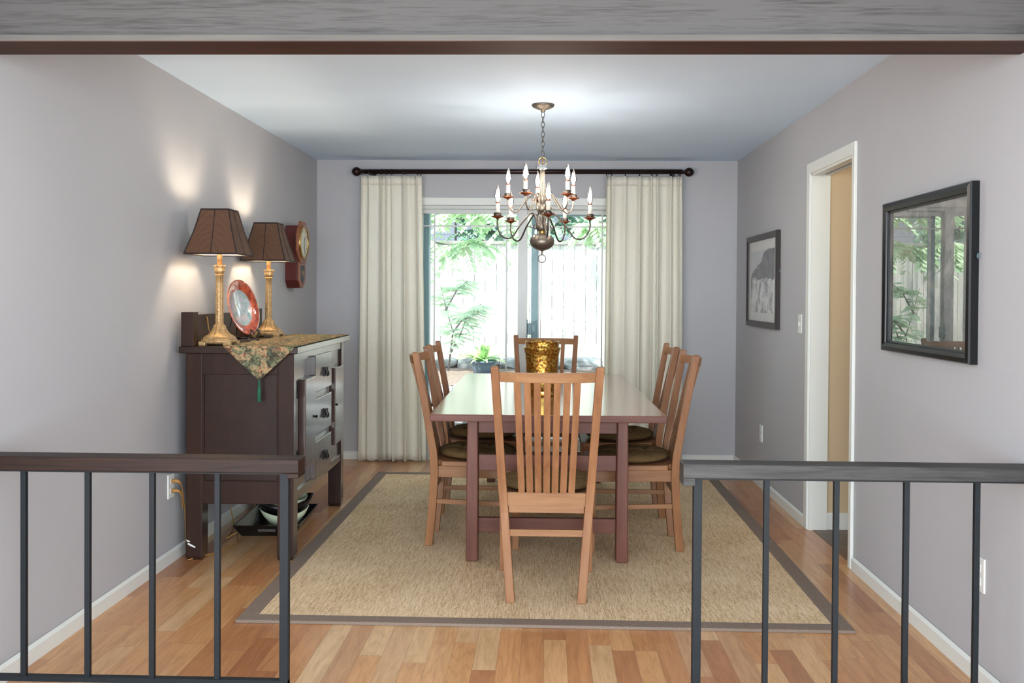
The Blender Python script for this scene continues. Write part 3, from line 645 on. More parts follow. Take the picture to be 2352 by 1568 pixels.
# runner
def runner():
    mb = MB(); x0, x1, xm = -.345, .018, -.163; z = 1.0865; ov0, ov1 = -.0345, Lh+.0645
    rings = []
    ys = [ov0+(ov1-ov0)*k/50 for k in range(51)]
    top = []
    for y in ys:
        r = []
        for i in range(13):
            u = i/12; r.append((x0+(x1-x0)*u, y, z+.0015*math.sin(y*70+i*1.3)+.0012*math.sin(y*31+i*2.1)))
        top.append(r)
    def drape(y, sgn):
        out = []
        for k in range(1, 15):
            q = k/14; zz = z-.003-.168*q; wl = (1-q)
            r = []
            for i in range(13):
                u = i/12; xx = x0+(x1-x0)*u; xx = xm+(xx-xm)*(wl*.985+.006)
                r.append((xx, y-sgn*(.001+.005*math.sin(u*9+q*3)**2*(1-wl*.5)), zz))
            out.append(r)
        return out
    d0 = drape(ov0-.003, 1); d1 = drape(ov1+.003, -1)
    rings = list(reversed(d0)) + top + d1
    mb.loft(rings, close=False, cap=False); return mb
rn = obj('table_runner', runner(), M['tapestry'], smooth=True); tag(rn, 'floral tapestry runner draped over the sideboard ends', 'runner')
rn.matrix_world = SBM
sd_ = rn.modifiers.new('thick', 'SOLIDIFY'); sd_.thickness = .0025; sd_.offset = 0
for y in (-.039, Lh+.069):
    tmb = MB().lathe([(.001, 0), (.006, -.004), (.007, -.010), (.003, -.016), (.006, -.022), (.0085, -.05), (.010, -.105), (.002, -.106)], 12)
    t_ = obj('tassel', tmb, M['tassel'], rn, smooth=True, loc=(-.163, y, .915)); t_['label'] = 'green tassel'

# ---------------------------------------------------------------- table lamps
def make_lamp():
    L = thing('table_lamp', '', 'lamp')
    b = MB()
    def sq(r, z, n=32, p=4.0):
        out = []
        for k in range(n):
            a = 2*PI*k/n; c, s = math.cos(a), math.sin(a); q = (abs(c)**p+abs(s)**p)**(-1/p); out.append((r*q*c, r*q*s, z))
        return out
    def leafy(r, z, w_): return [(r*(1+w_*abs(math.cos(6*a)))*math.cos(a), r*(1+w_*abs(math.cos(6*a)))*math.sin(a), z) for a in [2*PI*k/96 for k in range(96)]]
    rings = [sq(.078, .012, 96), sq(.081, .020, 96), sq(.079, .033, 96), sq(.073, .034, 96), sq(.074, .040, 96), sq(.068, .047, 96), sq(.060, .053, 96, p=3), leafy(.050, .058, .12), leafy(.043, .066, .16), leafy(.036, .078, .12), leafy(.030, .094, .10), leafy(.028, .102, .14), leafy(.022, .104, 0)]
    obj('base', b.loft(rings), M['gold'], L, smooth=True)
    fb = MB()
    for sx in (-1, 1):
        for sy in (-1, 1): fb.box(min(sx*.045, sx*.082), max(sx*.045, sx*.082), min(sy*.045, sy*.082), max(sy*.045, sy*.082), 0, .022)
    obj('base_feet', fb, M['gold'], L, bevel=.004)
    # fluted column
    fl = MB(); rings = []
    for z, r in ((.095, .018), (.10, .026), (.106, .026), (.11, .020), (.13, .0205), (.30, .0185), (.355, .018), (.36, .024), (.366, .024), (.370, .017)):
        rings.append([(r*(1+.05*math.cos(12*a))*math.cos(a), r*(1+.05*math.cos(12*a))*math.sin(a), z) for a in [2*PI*k/72 for k in range(72)]])
    obj('column', fl.loft(rings), M['gold'], L, smooth=True)
    rings = []
    for z, r, w_ in ((.368, .017, 0), (.375, .024, .02), (.386, .028, .05), (.396, .024, .05), (.404, .026, .1), (.412, .033, .16), (.413, .028, .16), (.405, .02, 0)):
        rings.append([(r*(1+w_*math.cos(8*a))*math.cos(a), r*(1+w_*math.cos(8*a))*math.sin(a), z) for a in [2*PI*k/64 for k in range(64)]])
    obj('crown_cup', MB().loft(rings), M['gold'], L, smooth=True)
    obj('candle_tube', MB().lathe([(.0135, .404), (.0135, .53), (.010, .532), (.010, .565)], 20), M['gold'], L, smooth=True)
    # shade: square, tapering, open top and bottom
    zb, zt, rb, rt_ = .468, .697, .134, .071
    def wall(r0, r1, off):
        mb = MB(); rings = []
        for k in range(9):
            q = k/8; r = (r0+(r1-r0)*q)-.004*math.sin(PI*q)-off; z = zb+(zt-zb)*q
            rings.append([(-r, -r, z), (0, -r, z), (r, -r, z), (r, 0, z), (r, r, z), (0, r, z), (-r, r, z), (-r, 0, z)])
        return mb.loft(rings, cap=False)
    sh = obj('lamp_shade', wall(rb, rt_, 0), M['shade'], L)
    obj('shade_lining', wall(rb, rt_, .002), M['lining'], sh)
    tr = MB()
    for r, z in ((rb, zb), (rt_, zt)):
        c = [(-r, -r, z), (r, -r, z), (r, r, z), (-r, r, z)]
        for i in range(4): tr.tube([c[i], c[(i+1) % 4]], .0042, 8)
    for sx in (-1, 1):
        for sy in (-1, 1): tr.tube([(sx*rb, sy*rb, zb), (sx*((rb+rt_)/2-.004), sy*((rb+rt_)/2-.004), (zb+zt)/2), (sx*rt_, sy*rt_, zt)], .0035, 8)
    for a, b_ in ((0, -1), (0, 1), (1, 0), (-1, 0)): tr.tube([(a*rb, b_*rb, zb), (a*((rb+rt_)/2-.004), b_*((rb+rt_)/2-.004), (zb+zt)/2), (a*rt_, b_*rt_, zt)], .0022, 6)
    obj('shade_trim', tr, M['shade_trim'], sh)
    hp = MB().tube([(0, 0, .54), (.034, 0, .58), (.036, 0, .65), (0, 0, .70), (-.036, 0, .65), (-.034, 0, .58), (0, 0, .54)], .0018, 6)
    for a in range(4): hp.tube([(0, 0, .70), (rt_*[1, 0, -1, 0][a]*.97, rt_*[0, 1, 0, -1][a]*.97, zt-.012)], .0018, 6)
    obj('harp', hp, M['brass'], L)
    obj('bulb', MB().lathe([(.010, .56), (.014, .58), (.026, .62), (.026, .645), (.014, .668), (.001, .674)], 20), M['lamp_bulb'], L, smooth=True)
    return L
lp = make_lamp(); zt = 1.083
lp.location = (-1.69, 4.80, zt); tag(lp, 'gold column lamp with brown shade, nearest the railing', 'lamp', 'pair of table lamps on the sideboard')
l2 = copy_tree(lp); l2.location = (-1.712, 5.73, zt); l2.rotation_euler.z = .03; tag(l2, 'gold column lamp with brown shade, nearest the wall clock', 'lamp', 'pair of table lamps on the sideboard')
cdm = MB().tube([(-1.715, 4.885, 1.092), (-1.76, 4.91, 1.095), (-1.785, 4.94, 1.12), (-1.795, 4.93, 1.17), (-1.80, 4.93, 1.22), (-1.815, 4.93, 1.236)], .0022, 6)
tag(obj('lamp_cord', cdm, M['cord']), 'thin amber cord rising from the near lamp base over the backboard', 'cord')

# plate and stand
PL = obj('decorative_plate', MB().lathe([(.001, .002), (.10, .002), (.106, .010), (.150, .022), (.158, .024), (.158, .027), (.150, .026), (.106, .015), (.098, .006), (.001, .006)], 56), M['plate'], smooth=True)
nrm = Vector((.95, -.21, .23)).normalized(); zax = nrm; xax = Vector((0, 0, 1)).cross(zax).normalized(); yax = zax.cross(xax)
PC = Vector((-1.715, 5.2, 1.268)); PL.matrix_world = Matrix(((xax.x, yax.x, zax.x, PC.x), (xax.y, yax.y, zax.y, PC.y), (xax.z, yax.z, zax.z, PC.z), (0, 0, 0, 1)))
tag(PL, 'orange rimmed display plate with a pale painted centre on a black stand', 'plate')
fx = Vector((nrm.x, nrm.y, 0)).normalized(); sxv = Vector((-fx.y, fx.x, 0)); B0 = Vector((PC.x, PC.y, zt))
ez = thing('plate_stand', 'black scrolled wire easel holding the orange plate', 'plate stand', (B0.x, B0.y, zt))
for s in (-1, 1):
    def P(f, l, z): return fx*f+sxv*(l*s)+Vector((0, 0, z+.0035))
    pts = [P(.085+.012*math.cos(a), .045+.0*a, .022+.018+.014*math.sin(a)) for a in []]
    pts = []
    for k in range(14): a = PI*1.6*k/13; pts.append(P(.098-.011*math.sin(a), .045+.011*math.cos(a)-.011, .052+.012*math.sin(a)))
    pts = list(reversed(pts)) + [P(.082, .045, .03), P(.075, .046, .016), P(.08, .05, .004), P(.088, .055, .0), P(.09, .045, .002), P(.075, .04, .015), P(.02, .042, .018), P(-.05, .045, .004), P(-.045, .045, .04), P(-.036, .03, .10), P(-.045, .015, .14)]
    obj('wire_frame', MB().tube(pts, .0032, 8), M['black'], ez, smooth=True)
obj('cross_bar', MB().tube([sxv*.042+Vector((0, 0, .02))+fx*.02, -sxv*.042+Vector((0, 0, .02))+fx*.02], .0028, 8), M['black'], ez)

# ---------------------------------------------------------------- wall clock
CK = thing('wall_clock', 'octagonal mahogany regulator clock with white dial on the left wall', 'clock', (XL, 6.785, 1.55))
def ck(n, mb, m, parent=CK, **k): return obj(n, mb, m, parent, **k)
hw = .105; zb0, zb1 = -.16, .29
case = [(-hw, zb0+.055), (-hw+.05, zb0), (hw-.05, zb0), (hw, zb0+.055), (hw, zb1), (-hw, zb1)]
ck('case', MB().prism(case, 'x', .0, .088), M['clock_case'], bevel=.002)
def octa(r, cz): return [(r*math.cos(PI/8+PI/4*k), cz+r*math.sin(PI/8+PI/4*k)) for k in range(8)]
ck('octagonal_front', MB().prism(octa(.165, .172), 'x', .088, .106), M['clock_face_wood'], bevel=.004)
low = [(-.088, .03), (-.088, zb0+.052), (-.042, zb0+.006), (.042, zb0+.006), (.088, zb0+.052), (.088, .03)]
ck('lower_door', MB().prism(low, 'x', .088, .098), M['clock_face_wood'], bevel=.003)
lw = [(-.05, .005), (-.05, zb0+.075), (0, zb0+.03), (.05, zb0+.075), (.05, .005)]
ck('lower_window', MB().prism(lw, 'x', .098, .1), M['black'])
ck('pendulum', MB().prism([(.022*math.cos(a), -.05+.022*math.sin(a)) for a in [2*PI*k/20 for k in range(20)]], 'x', .1, .1015), M['brass'])
def diskx(r0, x0, x1, m, n):
    ck(n, MB().prism([(r0*math.cos(a), .172+r0*math.sin(a)) for a in [2*PI*k/40 for k in range(40)]], 'x', x0, x1), m)
ck('bezel', MB().torus((.108, 0, .172), .116, .010, 'x', 40), M['brass'], smooth=True)
diskx(.113, .104, .109, M['dial'], 'dial')
ck('hour_hand', MB().prism([(-.003, .172), (.003, .172), (.028, .212), (.022, .215)], 'x', .1092, .1104), M['black'])
ck('minute_hand', MB().prism([(-.002, .168), (.003, .176), (.014, .095), (.010, .095)], 'x', .1105, .1116), M['black'])
tk = MB()
for k in range(12):
    a = 2*PI*k/12; c, s = math.sin(a), math.cos(a); px_, pz_ = -s, c
    tk.loft([[(xx, c*r+px_*q, .172+s*r+pz_*q) for r, q in ((.084, -.003), (.100, -.003), (.100, .003), (.084, .003))] for xx in (.109, .1098)])
ck('hour_marks', tk, M['black'])

# ---------------------------------------------------------------- pictures
def picture(name, label, y0, y1, z0, z1, fw_, dep, fm, kind):
    P_ = thing(name, label, 'picture', (XR, (y0+y1)/2, (z0+z1)/2))
    hy, hz = (y1-y0)/2, (z1-z0)/2
    prof = [(0, 0), (0, fw_), (-dep*.55, fw_), (-dep*.62, fw_*.86), (-dep*.8, fw_*.8), (-dep, fw_*.45), (-dep*.92, fw_*.1), (-dep*.75, 0)]
    if kind == 'flat': prof = [(0, 0), (0, fw_), (-dep*.8, fw_), (-dep, fw_*.85), (-dep, fw_*.1), (-dep*.9, 0)]
    rings = []
    for sy, sz in ((-1, -1), (1, -1), (1, 1), (-1, 1), (-1, -1)):
        rings.append([(x, sy*(hy-d), sz*(hz-d)) for x, d in prof])
    mb = MB(); mb.loft(rings, cap=False); bmesh.ops.remove_doubles(mb.bm, verts=mb.bm.verts, dist=1e-6)
    obj('frame', mb, fm, P_)
    return P_, hy-fw_, hz-fw_
P1, hy, hz = picture('framed_picture', 'dark brown framed black and white landscape print beyond the doorway', 6.19, 7.12, 1.135, 1.792, .042, .028, M['frame_brown'], 'flat')
obj('mat_board', MB().box(-.012, -.004, -hy-.003, hy+.003, -hz-.003, hz+.003), M['mat_board'], P1)
obj('print', MB().box(-.0128, -.011, -hy+.07, hy-.07, -hz+.06, hz-.07), M['landscape'], P1)
P2, hy, hz = picture('framed_picture', 'large black moulded frame with reflective glass before the doorway', 3.37, 4.245, 1.118, 1.772, .046, .036, M['frame_black'], 'moulded')
obj('print', MB().box(-.012, -.004, -hy-.003, hy+.003, -hz-.003, hz+.003), M['art_big'], P2)
for P_, y in ((P1, -.465-.012), (P2, -.4375-.012)):
    obj('wall_hook', MB().torus((-.008, y, .06), .008, .0022, 'x', 12), M['alu'], P_)

# ---------------------------------------------------------------- wall plates
def wallplate(name, label, cat, x, y, z, w_, h_, nx, kind):
    o = thing(name, label, cat, (x, y, z))
    obj('plate', MB().box(min(0, nx*.007), max(0, nx*.007), -w_/2, w_/2, -h_/2, h_/2), M['plastic'], o, bevel=.002)
    if kind == 'switch': obj('toggle', MB().box(min(nx*.007, nx*.015), max(nx*.007, nx*.015), -.005, .005, -.012, .012), M['plastic'], o, bevel=.001)
    else:
        for s in (-1, 1): obj('socket', MB().box(min(nx*.007, nx*.009), max(nx*.007, nx*.009), -.016, .016, s*.024-.014, s*.024+.014), M['plastic'], o, bevel=.003)
    return o
wallplate('light_switch', 'white light switch beside the doorway', 'light switch', XR, 5.69, 1.19, .075, .115, -1, 'switch')
wallplate('wall_outlet', 'white outlet plate low on the right wall near the back corner', 'outlet', XR, 6.68, .38, .075, .12, -1, 'outlet')
wallplate('wall_outlet', 'white outlet plate low on the right wall behind the iron railing', 'outlet', XR, 3.325, .385, .075, .12, -1, 'outlet')
wallplate('wall_outlet', 'white outlet plate with two plugs beside the sideboard', 'outlet', XL, 4.63, .385, .075, .12, 1, 'outlet')
for i, z in enumerate((.409, .361)):
    p_ = thing('power_plug', ['amber plug in the upper socket of the left outlet', 'amber plug in the lower socket of the left outlet'][i], 'plug', (XL+.009, 4.632, z), 0, 'amber plugs in the left outlet')
    obj('plug_body', MB().tube([(0, 0, 0), (.012, 0, .001), (.026, 0, .001), (.034, .004, -.004), (.040, .010, -.014)], [.010, .010, .009, .007, .005], 10), M['cord'], p_, smooth=True)
    obj('cord', MB().tube([(.038, .008, -.012), (.040, .022, -.030), (.034, .05, -.07-(.03 if i else 0)), (.026, .10, -.16+(.05 if i else 0)), (.02, .14, -z+.012)], .0028, 6), M['cord'], p_, smooth=True)
tag(obj('floor_cord', MB().tube([(-1.80, 4.66, .006), (-1.70, 4.80, .006), (-1.66, 5.0, .006), (-1.70, 5.12, .03), (-1.74, 5.06, .012), (-1.76, 5.2, .006), (-1.80, 5.36, .02), (-1.84, 5.42, .10), (-1.85, 5.42, .22), (-1.85, 5.42, .34)], .003, 6), M['cord'], smooth=True), 'amber cord looping on the floor under the sideboard', 'cord')

# ---------------------------------------------------------------- tray and bowls under the sideboard
ty = thing('serving_tray', 'black flared wooden tray on the floor under the sideboard', 'tray', (-1.555, 5.40, 0), math.radians(3))
def ringr(hx, hy_, z): return [(-hx, -hy_, z), (hx, -hy_, z), (hx, hy_, z), (-hx, hy_, z)]
mb = MB().loft([ringr(.145, .235, .0), ringr(.185, .275, .066), ringr(.178, .268, .066), ringr(.138, .228, .010)])
obj('tray_body', mb, M['black'], ty)
obj('handle_slot', MB().box(-.05, .05, -.262, -.258, .028, .046), M['frame_brown'], ty, bevel=.002)
def bowl(name, label, loc, r, h, wav, mat, tilt):
    N = 48; prof = [(.35, 0), (.38, .02), (.62, .22), (.85, .6), (1.0, 1.0), (.965, 1.0), (.82, .62), (.58, .27), (.3, .08)]
    rings = []
    for a, b in prof:
        rings.append([(r*a*(1+.10*wav*b*math.cos(2*q))*math.cos(q), r*a*(1+.10*wav*b*math.cos(2*q))*math.sin(q), h*b*(1+wav*.38*math.cos(2*q))) for q in [2*PI*k/N for k in range(N)]])
    o = obj(name, MB().loft(rings), mat, smooth=True, loc=loc, rot=tilt); tag(o, label, 'bowl'); return o
bowl('serving_bowl', 'cream and green wavy bowl in the tray', (-1.50, 5.34, .012), .135, .10, .35, M['cream'], (0, 0, .3))
bowl('serving_bowl', 'black wavy edged bowl stacked on the cream bowl', (-1.52, 5.37, .060), .165, .115, .5, M['black'], (0, .06, .2))
bowl('serving_bowl', 'small cream bowl nested in the black bowl', (-1.49, 5.36, .092), .12, .09, .2, M['cream'], (0, -.05, 1.4))

# ---------------------------------------------------------------- curtains
RY, RZc = 7.49, 2.333
rod = thing('curtain_rod', 'dark bronze curtain rod with ball finials above the glass door', 'curtain rod', (-.2, RY, RZc))
obj('rod', MB().tube([(-1.27, 0, -.002), (1.27, 0, .006)], .019, 20), M['rod'], rod, smooth=True)
for s in (-1, 1):
    obj('finial', MB().lathe([(.019, 0), (.022, .004), (.014, .010), (.018, .018), (.013, .024), (.013, .03), (.026, .04), (.036, .058), (.037, .072), (.028, .092), (.012, .104), (.001, .106)], 24), M['rod'], rod, smooth=True, loc=(1.262*s, 0, .002*s), rot=(0, s*PI/2, 0))
    obj('bracket', MB().box(1.205*s-.008, 1.205*s+.008, 0, YB-RY, -.032, -.018).box(1.205*s-.015, 1.205*s+.015, YB-RY-.006, YB-RY, -.06, .03).box(1.205*s-.008, 1.205*s+.008, -.02, .02, -.03, -.018), M['rod'], rod, bevel=.002)
def curtain(label, x0, x1, xb0, xb1, pleats, seed, inner):
    rnd = random.Random(seed)
    C = thing('curtain', label, 'curtain', ((x0+x1)/2, RY, 0), 0, 'cream curtains at the glass door')
    cx = (x0+x1)/2; N = 260; rows = 40; zt_, zb_ = 2.300, .012
    ph = [rnd.uniform(-.5, .5) for _ in range(12)]
    mb = MB(); rings = []
    pl = pleats
    for r in range(rows+1):
        q = r/rows; z = zt_+(zb_-zt_)*(q**1.0)
        row = []
        hem = max(0, 1-q*9)
        for i in range(N+1):
            u = i/N
            # pleat phase
            k = 0
            while k < len(pl)-2 and u > pl[k+1]: k += 1
            lo, hi = pl[k], pl[k+1]; t = (u-lo)/(hi-lo)
            a = .030+.012*math.sin(k*2.3+seed)
            wv = math.cos(2*PI*t)
            sharp = (abs((wv+1)/2)**(3.2*hem+1.15*(1-hem)))
            yy = -a*(.55+.45*q)*(sharp*2-1)*(1-.15*hem)
            yy += .006*math.sin(u*23+q*4+ph[1])*q + .004*math.sin(u*51+ph[2]+q*2)
            xx = (x0+(x1-x0)*u)*(1-q)+(xb0+(xb1-xb0)*u)*q - .010*math.sin(2*PI*t)*(1-hem)*.8
            zz = z + (.008*math.sin(u*40+seed) if r == rows else 0)
            row.append((xx-cx, yy, zz))
        rings.append(row)
    mb.loft(rings, close=False, cap=False)
    o = obj('curtain_panel', mb, M['curtain'], C, smooth=True)
    s_ = o.modifiers.new('thick', 'SOLIDIFY'); s_.thickness = .0015
    hm = MB(); rr = []
    for r in (0, 1):
        rr.append([(p[0], p[1]-.0035, 2.299-.075*r) for p in [rings[0][i] if r == 0 else rings[1][i] for i in range(0, N+1)]])
    o2 = obj('heading_band', hm.loft(rr, close=False, cap=False), M['curtain'], C, smooth=True)
    o2.modifiers.new('thick', 'SOLIDIFY').thickness = .0015
    for p in pl[:-1]+[pl[-1]-.02]:
        xx = x0+(x1-x0)*p-cx
        obj('curtain_ring', MB().torus((xx, 0, RZc-.006), .0262, .0022, 'x', 18).tube([(xx, 0, RZc-.03), (xx, -.002, 2.302)], .0015, 6), M['rod'], C)
    return C
curtain('cream pinch pleated curtain left of the glass door', -1.487, -1.002, -1.500, -.955, [0, .13, .32, .41, .50, .70, .92, 1.0], 3, True)
curtain('cream pinch pleated curtain right of the glass door', .474, 1.072, .462, 1.09, [0, .07, .25, .44, .60, .67, .86, .96, 1.0], 8, False)

# ---------------------------------------------------------------- chandelier
HX, HY = -.026, 5.36
CH = thing('chandelier', 'two tier pewter chandelier with ten lit candle bulbs over the table', 'chandelier', (HX, HY, 0))
PW, PD = M['pewter'], M['pewter_dark']
def cz(py): return 1.3593+(684.0-py)*.002493
obj('canopy', MB().lathe([(.001, ZC), (.063, ZC), (.066, ZC-.004), (.060, ZC-.014), (.040, ZC-.024), (.014, ZC-.030), (.012, ZC-.042), (.004, ZC-.046)], 40), PW, CH, smooth=True)
ztop = ZC-.044; zl = cz(370)+.003; n = 9; pitch = (ztop-zl)/n
for k in range(n):
    zc_ = ztop-pitch*(k+.5)
    pts = []
    for j in range(20):
        a = 2*PI*j/20; u = .0095*math.cos(a); v_ = (pitch*.5+.0045)*math.sin(a)
        ang = .35 if k % 2 == 0 else PI/2+.35
        pts.append((u*math.cos(ang), u*math.sin(ang), zc_+v_))
    obj('chain_link', MB().tube(pts, .0018, 6, closed=True), PD, CH, smooth=True)
obj('top_ring', MB().torus((0, 0, cz(380)), .023, .0028, 'y', 24).tube([(0, 0, cz(371)), (0, 0, cz(392))], .0035, 8), M['brass'], CH, smooth=True)
obj('glass_dish', MB().lathe([(.008, cz(393)), (.040, cz(390)), (.043, cz(392)), (.030, cz(397)), (.012, cz(400)), (.006, cz(401))], 32), M['crystal'], CH, smooth=True)
def lat(name, prof, m): return obj(name, MB().lathe([(r, cz(p)) for p, r in prof], 32), m, CH, smooth=True)
lat('column', [(399, .006), (401, .012), (407, .014), (420, .013), (426, .013), (430, .015), (440, .017), (452, .019), (462, .023), (470, .024), (474, .018), (478, .018)], PW)
lat('upper_hub', [(476, .018), (479, .030), (490, .032), (494, .030), (497, .016), (503, .014)], PW)
lat('middle_column', [(501, .014), (508, .018), (514, .014), (519, .020), (521, .012)], PW)
lat('lower_hub', [(517, .020), (521, .030), (525, .036), (534, .037), (539, .028), (541, .012)], PW)
lat('neck', [(538, .020), (541, .021), (543, .016), (545, .019), (547, .012)], M['brass'])
lat('ball', [(545, .008), (547, .030), (550, .052), (556, .066), (563, .0705), (570, .068), (576, .058), (581, .040), (584, .018), (586, .004)], PW)
lat('bottom_finial', [(583, .005), (587, .007), (590, .004), (593, .006), (595, .003)], PW)
obj('bottom_ring', MB().torus((0, 0, cz(603)), .022, .0022, 'y', 26), PD, CH, smooth=True)
def arm(ang, tier):
    if tier == 'low': R_, zh, zpk, zlo, zend, mat, rp = .275, cz(530), cz(500), cz(559), cz(514), PD, .055
    else: R_, zh, zpk, zlo, zend, mat, rp = .200, cz(489), cz(455), cz(496), cz(464), PW, .048
    d = Vector((math.sin(ang), -math.cos(ang), 0))   # ang measured from the viewer side
    key = [(.030, zh), (.034, zh+.02), (rp*.86, zpk-.012), (rp*1.15, zpk), (rp*1.5, zpk-.010), (rp+(R_-rp)*.38, (zpk+zlo)/2), (rp+(R_-rp)*.58, zlo+.012), (rp+(R_-rp)*.74, zlo), (rp+(R_-rp)*.90, zlo+.016), (R_, (zlo+zend)/2+.006), (R_, zend-.006)]
    # smooth with Catmull-Rom
    pts = []
    for i in range(len(key)-1):
        p0, p1, p2, p3 = [Vector((*key[max(0, min(len(key)-1, j))], 0)) for j in (i-1, i, i+1, i+2)]
        for s in range(5):
            t = s/5; q = .5*((2*p1)+(-p0+p2)*t+(2*p0-5*p1+4*p2-p3)*t*t+(-p0+3*p1-3*p2+p3)*t**3); pts.append(d*q.x+Vector((0, 0, q.y)))
    pts.append(d*key[-1][0]+Vector((0, 0, key[-1][1])))
    a = obj('arm', MB().tube(pts, .0048 if tier == 'low' else .0044, 10), mat, CH, smooth=True)
    # scroll
    sc = []; sg = .014
    for k in range(12):
        th = -PI*.2+PI*1.5*k/11; sc.append(d*(.062+sg*math.cos(th))+Vector((0, 0, zh+.004+sg*math.sin(-th)*.9)))
    obj('scroll', MB().tube(sc, .0026, 6), mat, a, smooth=True)
    e = d*R_; zz = zend
    obj('drip_pan', MB().lathe([(.005, -.008), (.012, -.002), (.034, .006), (.038, .010), (.034, .010), (.012, .004), (.006, .004)], 28), M['copper'], a, smooth=True, loc=(e.x, e.y, zz))
    obj('candle_cup', MB().lathe([(.006, .003), (.016, .008), (.023, .014), (.021, .02), (.023, .028), (.021, .029), (.012, .02)], 24), PD, a, smooth=True, loc=(e.x, e.y, zz))
    hS = .082 if tier == 'low' else .078
    obj('candle_sleeve', MB().lathe([(.011, .02), (.0108, hS), (.008, hS+.001), (.0, hS+.001)], 20), M['candle'], a, smooth=True, loc=(e.x, e.y, zz))
    obj('bulb_collar', MB().lathe([(.009, hS-.001), (.012, hS+.001), (.012, hS+.006), (.009, hS+.008)], 20), M['copper'], a, smooth=True, loc=(e.x, e.y, zz))
    b = obj('bulb', MB().lathe([(.008, hS+.006), (.013, hS+.018), (.0175, hS+.036), (.0165, hS+.052), (.0105, hS+.074), (.0045, hS+.094), (.0015, hS+.103), (.0002, hS+.104)], 20), M['bulb'], a, smooth=True, loc=(e.x, e.y, zz))
    obj('filament', MB().lathe([(.001, hS+.012), (.007, hS+.022), (.0125, hS+.038), (.0115, hS+.050), (.006, hS+.066), (.001, hS+.076)], 14), M['filament'], b, smooth=True)
for k in range(5): arm(math.radians(7+72*k), 'low')
for k in range(5): arm(-math.radians(27.4+72*k), 'up')

# ---------------------------------------------------------------- outside
struct('ground', MB().box(-9, 9, YB+TH, 40, -.4, -.10), M['patio'], 'pale concrete patio outside the glass door', 'ground')
GZ = .46
bed = obj('garden_bed', MB().box(-7, 7, 9.15, 13.5, -.2, GZ), M['mulch']); tag(bed, 'raised garden bed of brown bark mulch', 'garden bed', kind='structure')
def rock(loc, sx, sy, sz, seed, label):
    rnd = random.Random(seed); bm = bmesh.new(); bmesh.ops.create_icosphere(bm, subdivisions=3, radius=1)
    dirs = [Vector((rnd.uniform(-1, 1), rnd.uniform(-1, 1), rnd.uniform(-1, 1))).normalized() for _ in range(9)]
    for v in bm.verts:
        p = v.co.normalized(); m_ = min(.95/max(.2, p.dot(d)) if p.dot(d) > .2 else 9 for d in dirs); r = min(1.15, m_)
        c = Vector((max(-.85, min(.85, p.x*r)), max(-.85, min(.85, p.y*r)), max(-.8, min(.8, p.z*r))))
        v.co = Vector((c.x*sx, c.y*sy, c.z*sz))+Vector([rnd.uniform(-.02, .02)*sx]*3)
    mb = MB.__new__(MB); mb.bm = bm
    o = obj('rock', mb, M['rock'], loc=loc); tag(o, label, 'rock', 'grey stones edging the garden bed'); return o
rnd = random.Random(5); x = -2.0
while x < 1.5:
    wd = rnd.uniform(.17, .27); rock((x+wd, 11.35+rnd.uniform(-.04, .04), GZ+.055), wd/.85*.95, .15, rnd.uniform(.075, .10), rnd.random(), 'rough grey stone in the row at the foot of the fence'); x += 2*wd*.97
for lvl in range(3):
    x = -2.2+lvl*.13
    while x < 1.4:
        wd = rnd.uniform(.16, .26); rock((x+wd, 9.08-lvl*.05, .385-.19*lvl), wd/.85*.97, .14, .115, rnd.random(), 'squared grey stone in the low retaining wall'); x += 2*wd*.98
fn = thing('fence', 'tall pale cedar board fence behind the garden', 'fence', (0, 12.2, GZ))
fb = MB(); k = 0; x = -5.0
rnd = random.Random(2)
while x < 5: fb.box(x+.003, x+.142, -.010+rnd.uniform(-.003, .003), .010, .0, 1.545+rnd.uniform(-.006, .006)); x += .145
obj('boards', fb, M['fence'], fn)
obj('top_rail', MB().box(-5, 5, -.035, .05, 1.545, 1.585), M['fence_dark'], fn)
obj('back_rail', MB().box(-5, 5, .012, .05, .25, .34).box(-5, 5, .012, .05, 1.2, 1.29), M['fence_dark'], fn)
for px_ in (-4.9, -2.5, -.1, 2.3, 4.7): obj('post', MB().box(px_-.045, px_+.045, .05, .14, -.2, 1.6), M['fence_dark'], fn)
# neighbour's house
nh = thing('neighbour_house', 'grey house partly visible above the fence', 'house', (-3, 19, 0))
sdm = MB()
for k in range(22): sdm.hexa([(-5, -.02, .16*k), (7, -.02, .16*k), (7, 3, .16*k), (-5, 3, .16*k), (-5, 0, .16*(k+1)), (7, 0, .16*(k+1)), (7, 3, .16*(k+1)), (-5, 3, .16*(k+1))])
obj('wall', sdm, M['siding'], nh)
obj('roof', MB().hexa([(-5.4, -.5, 3.4), (7.4, -.5, 3.4), (7.4, 3.5, 3.4), (-5.4, 3.5, 3.4), (-5.4, 1.4, 4.6), (7.4, 1.4, 4.6), (7.4, 1.6, 4.6), (-5.4, 1.6, 4.6)]), M['roof'], nh)

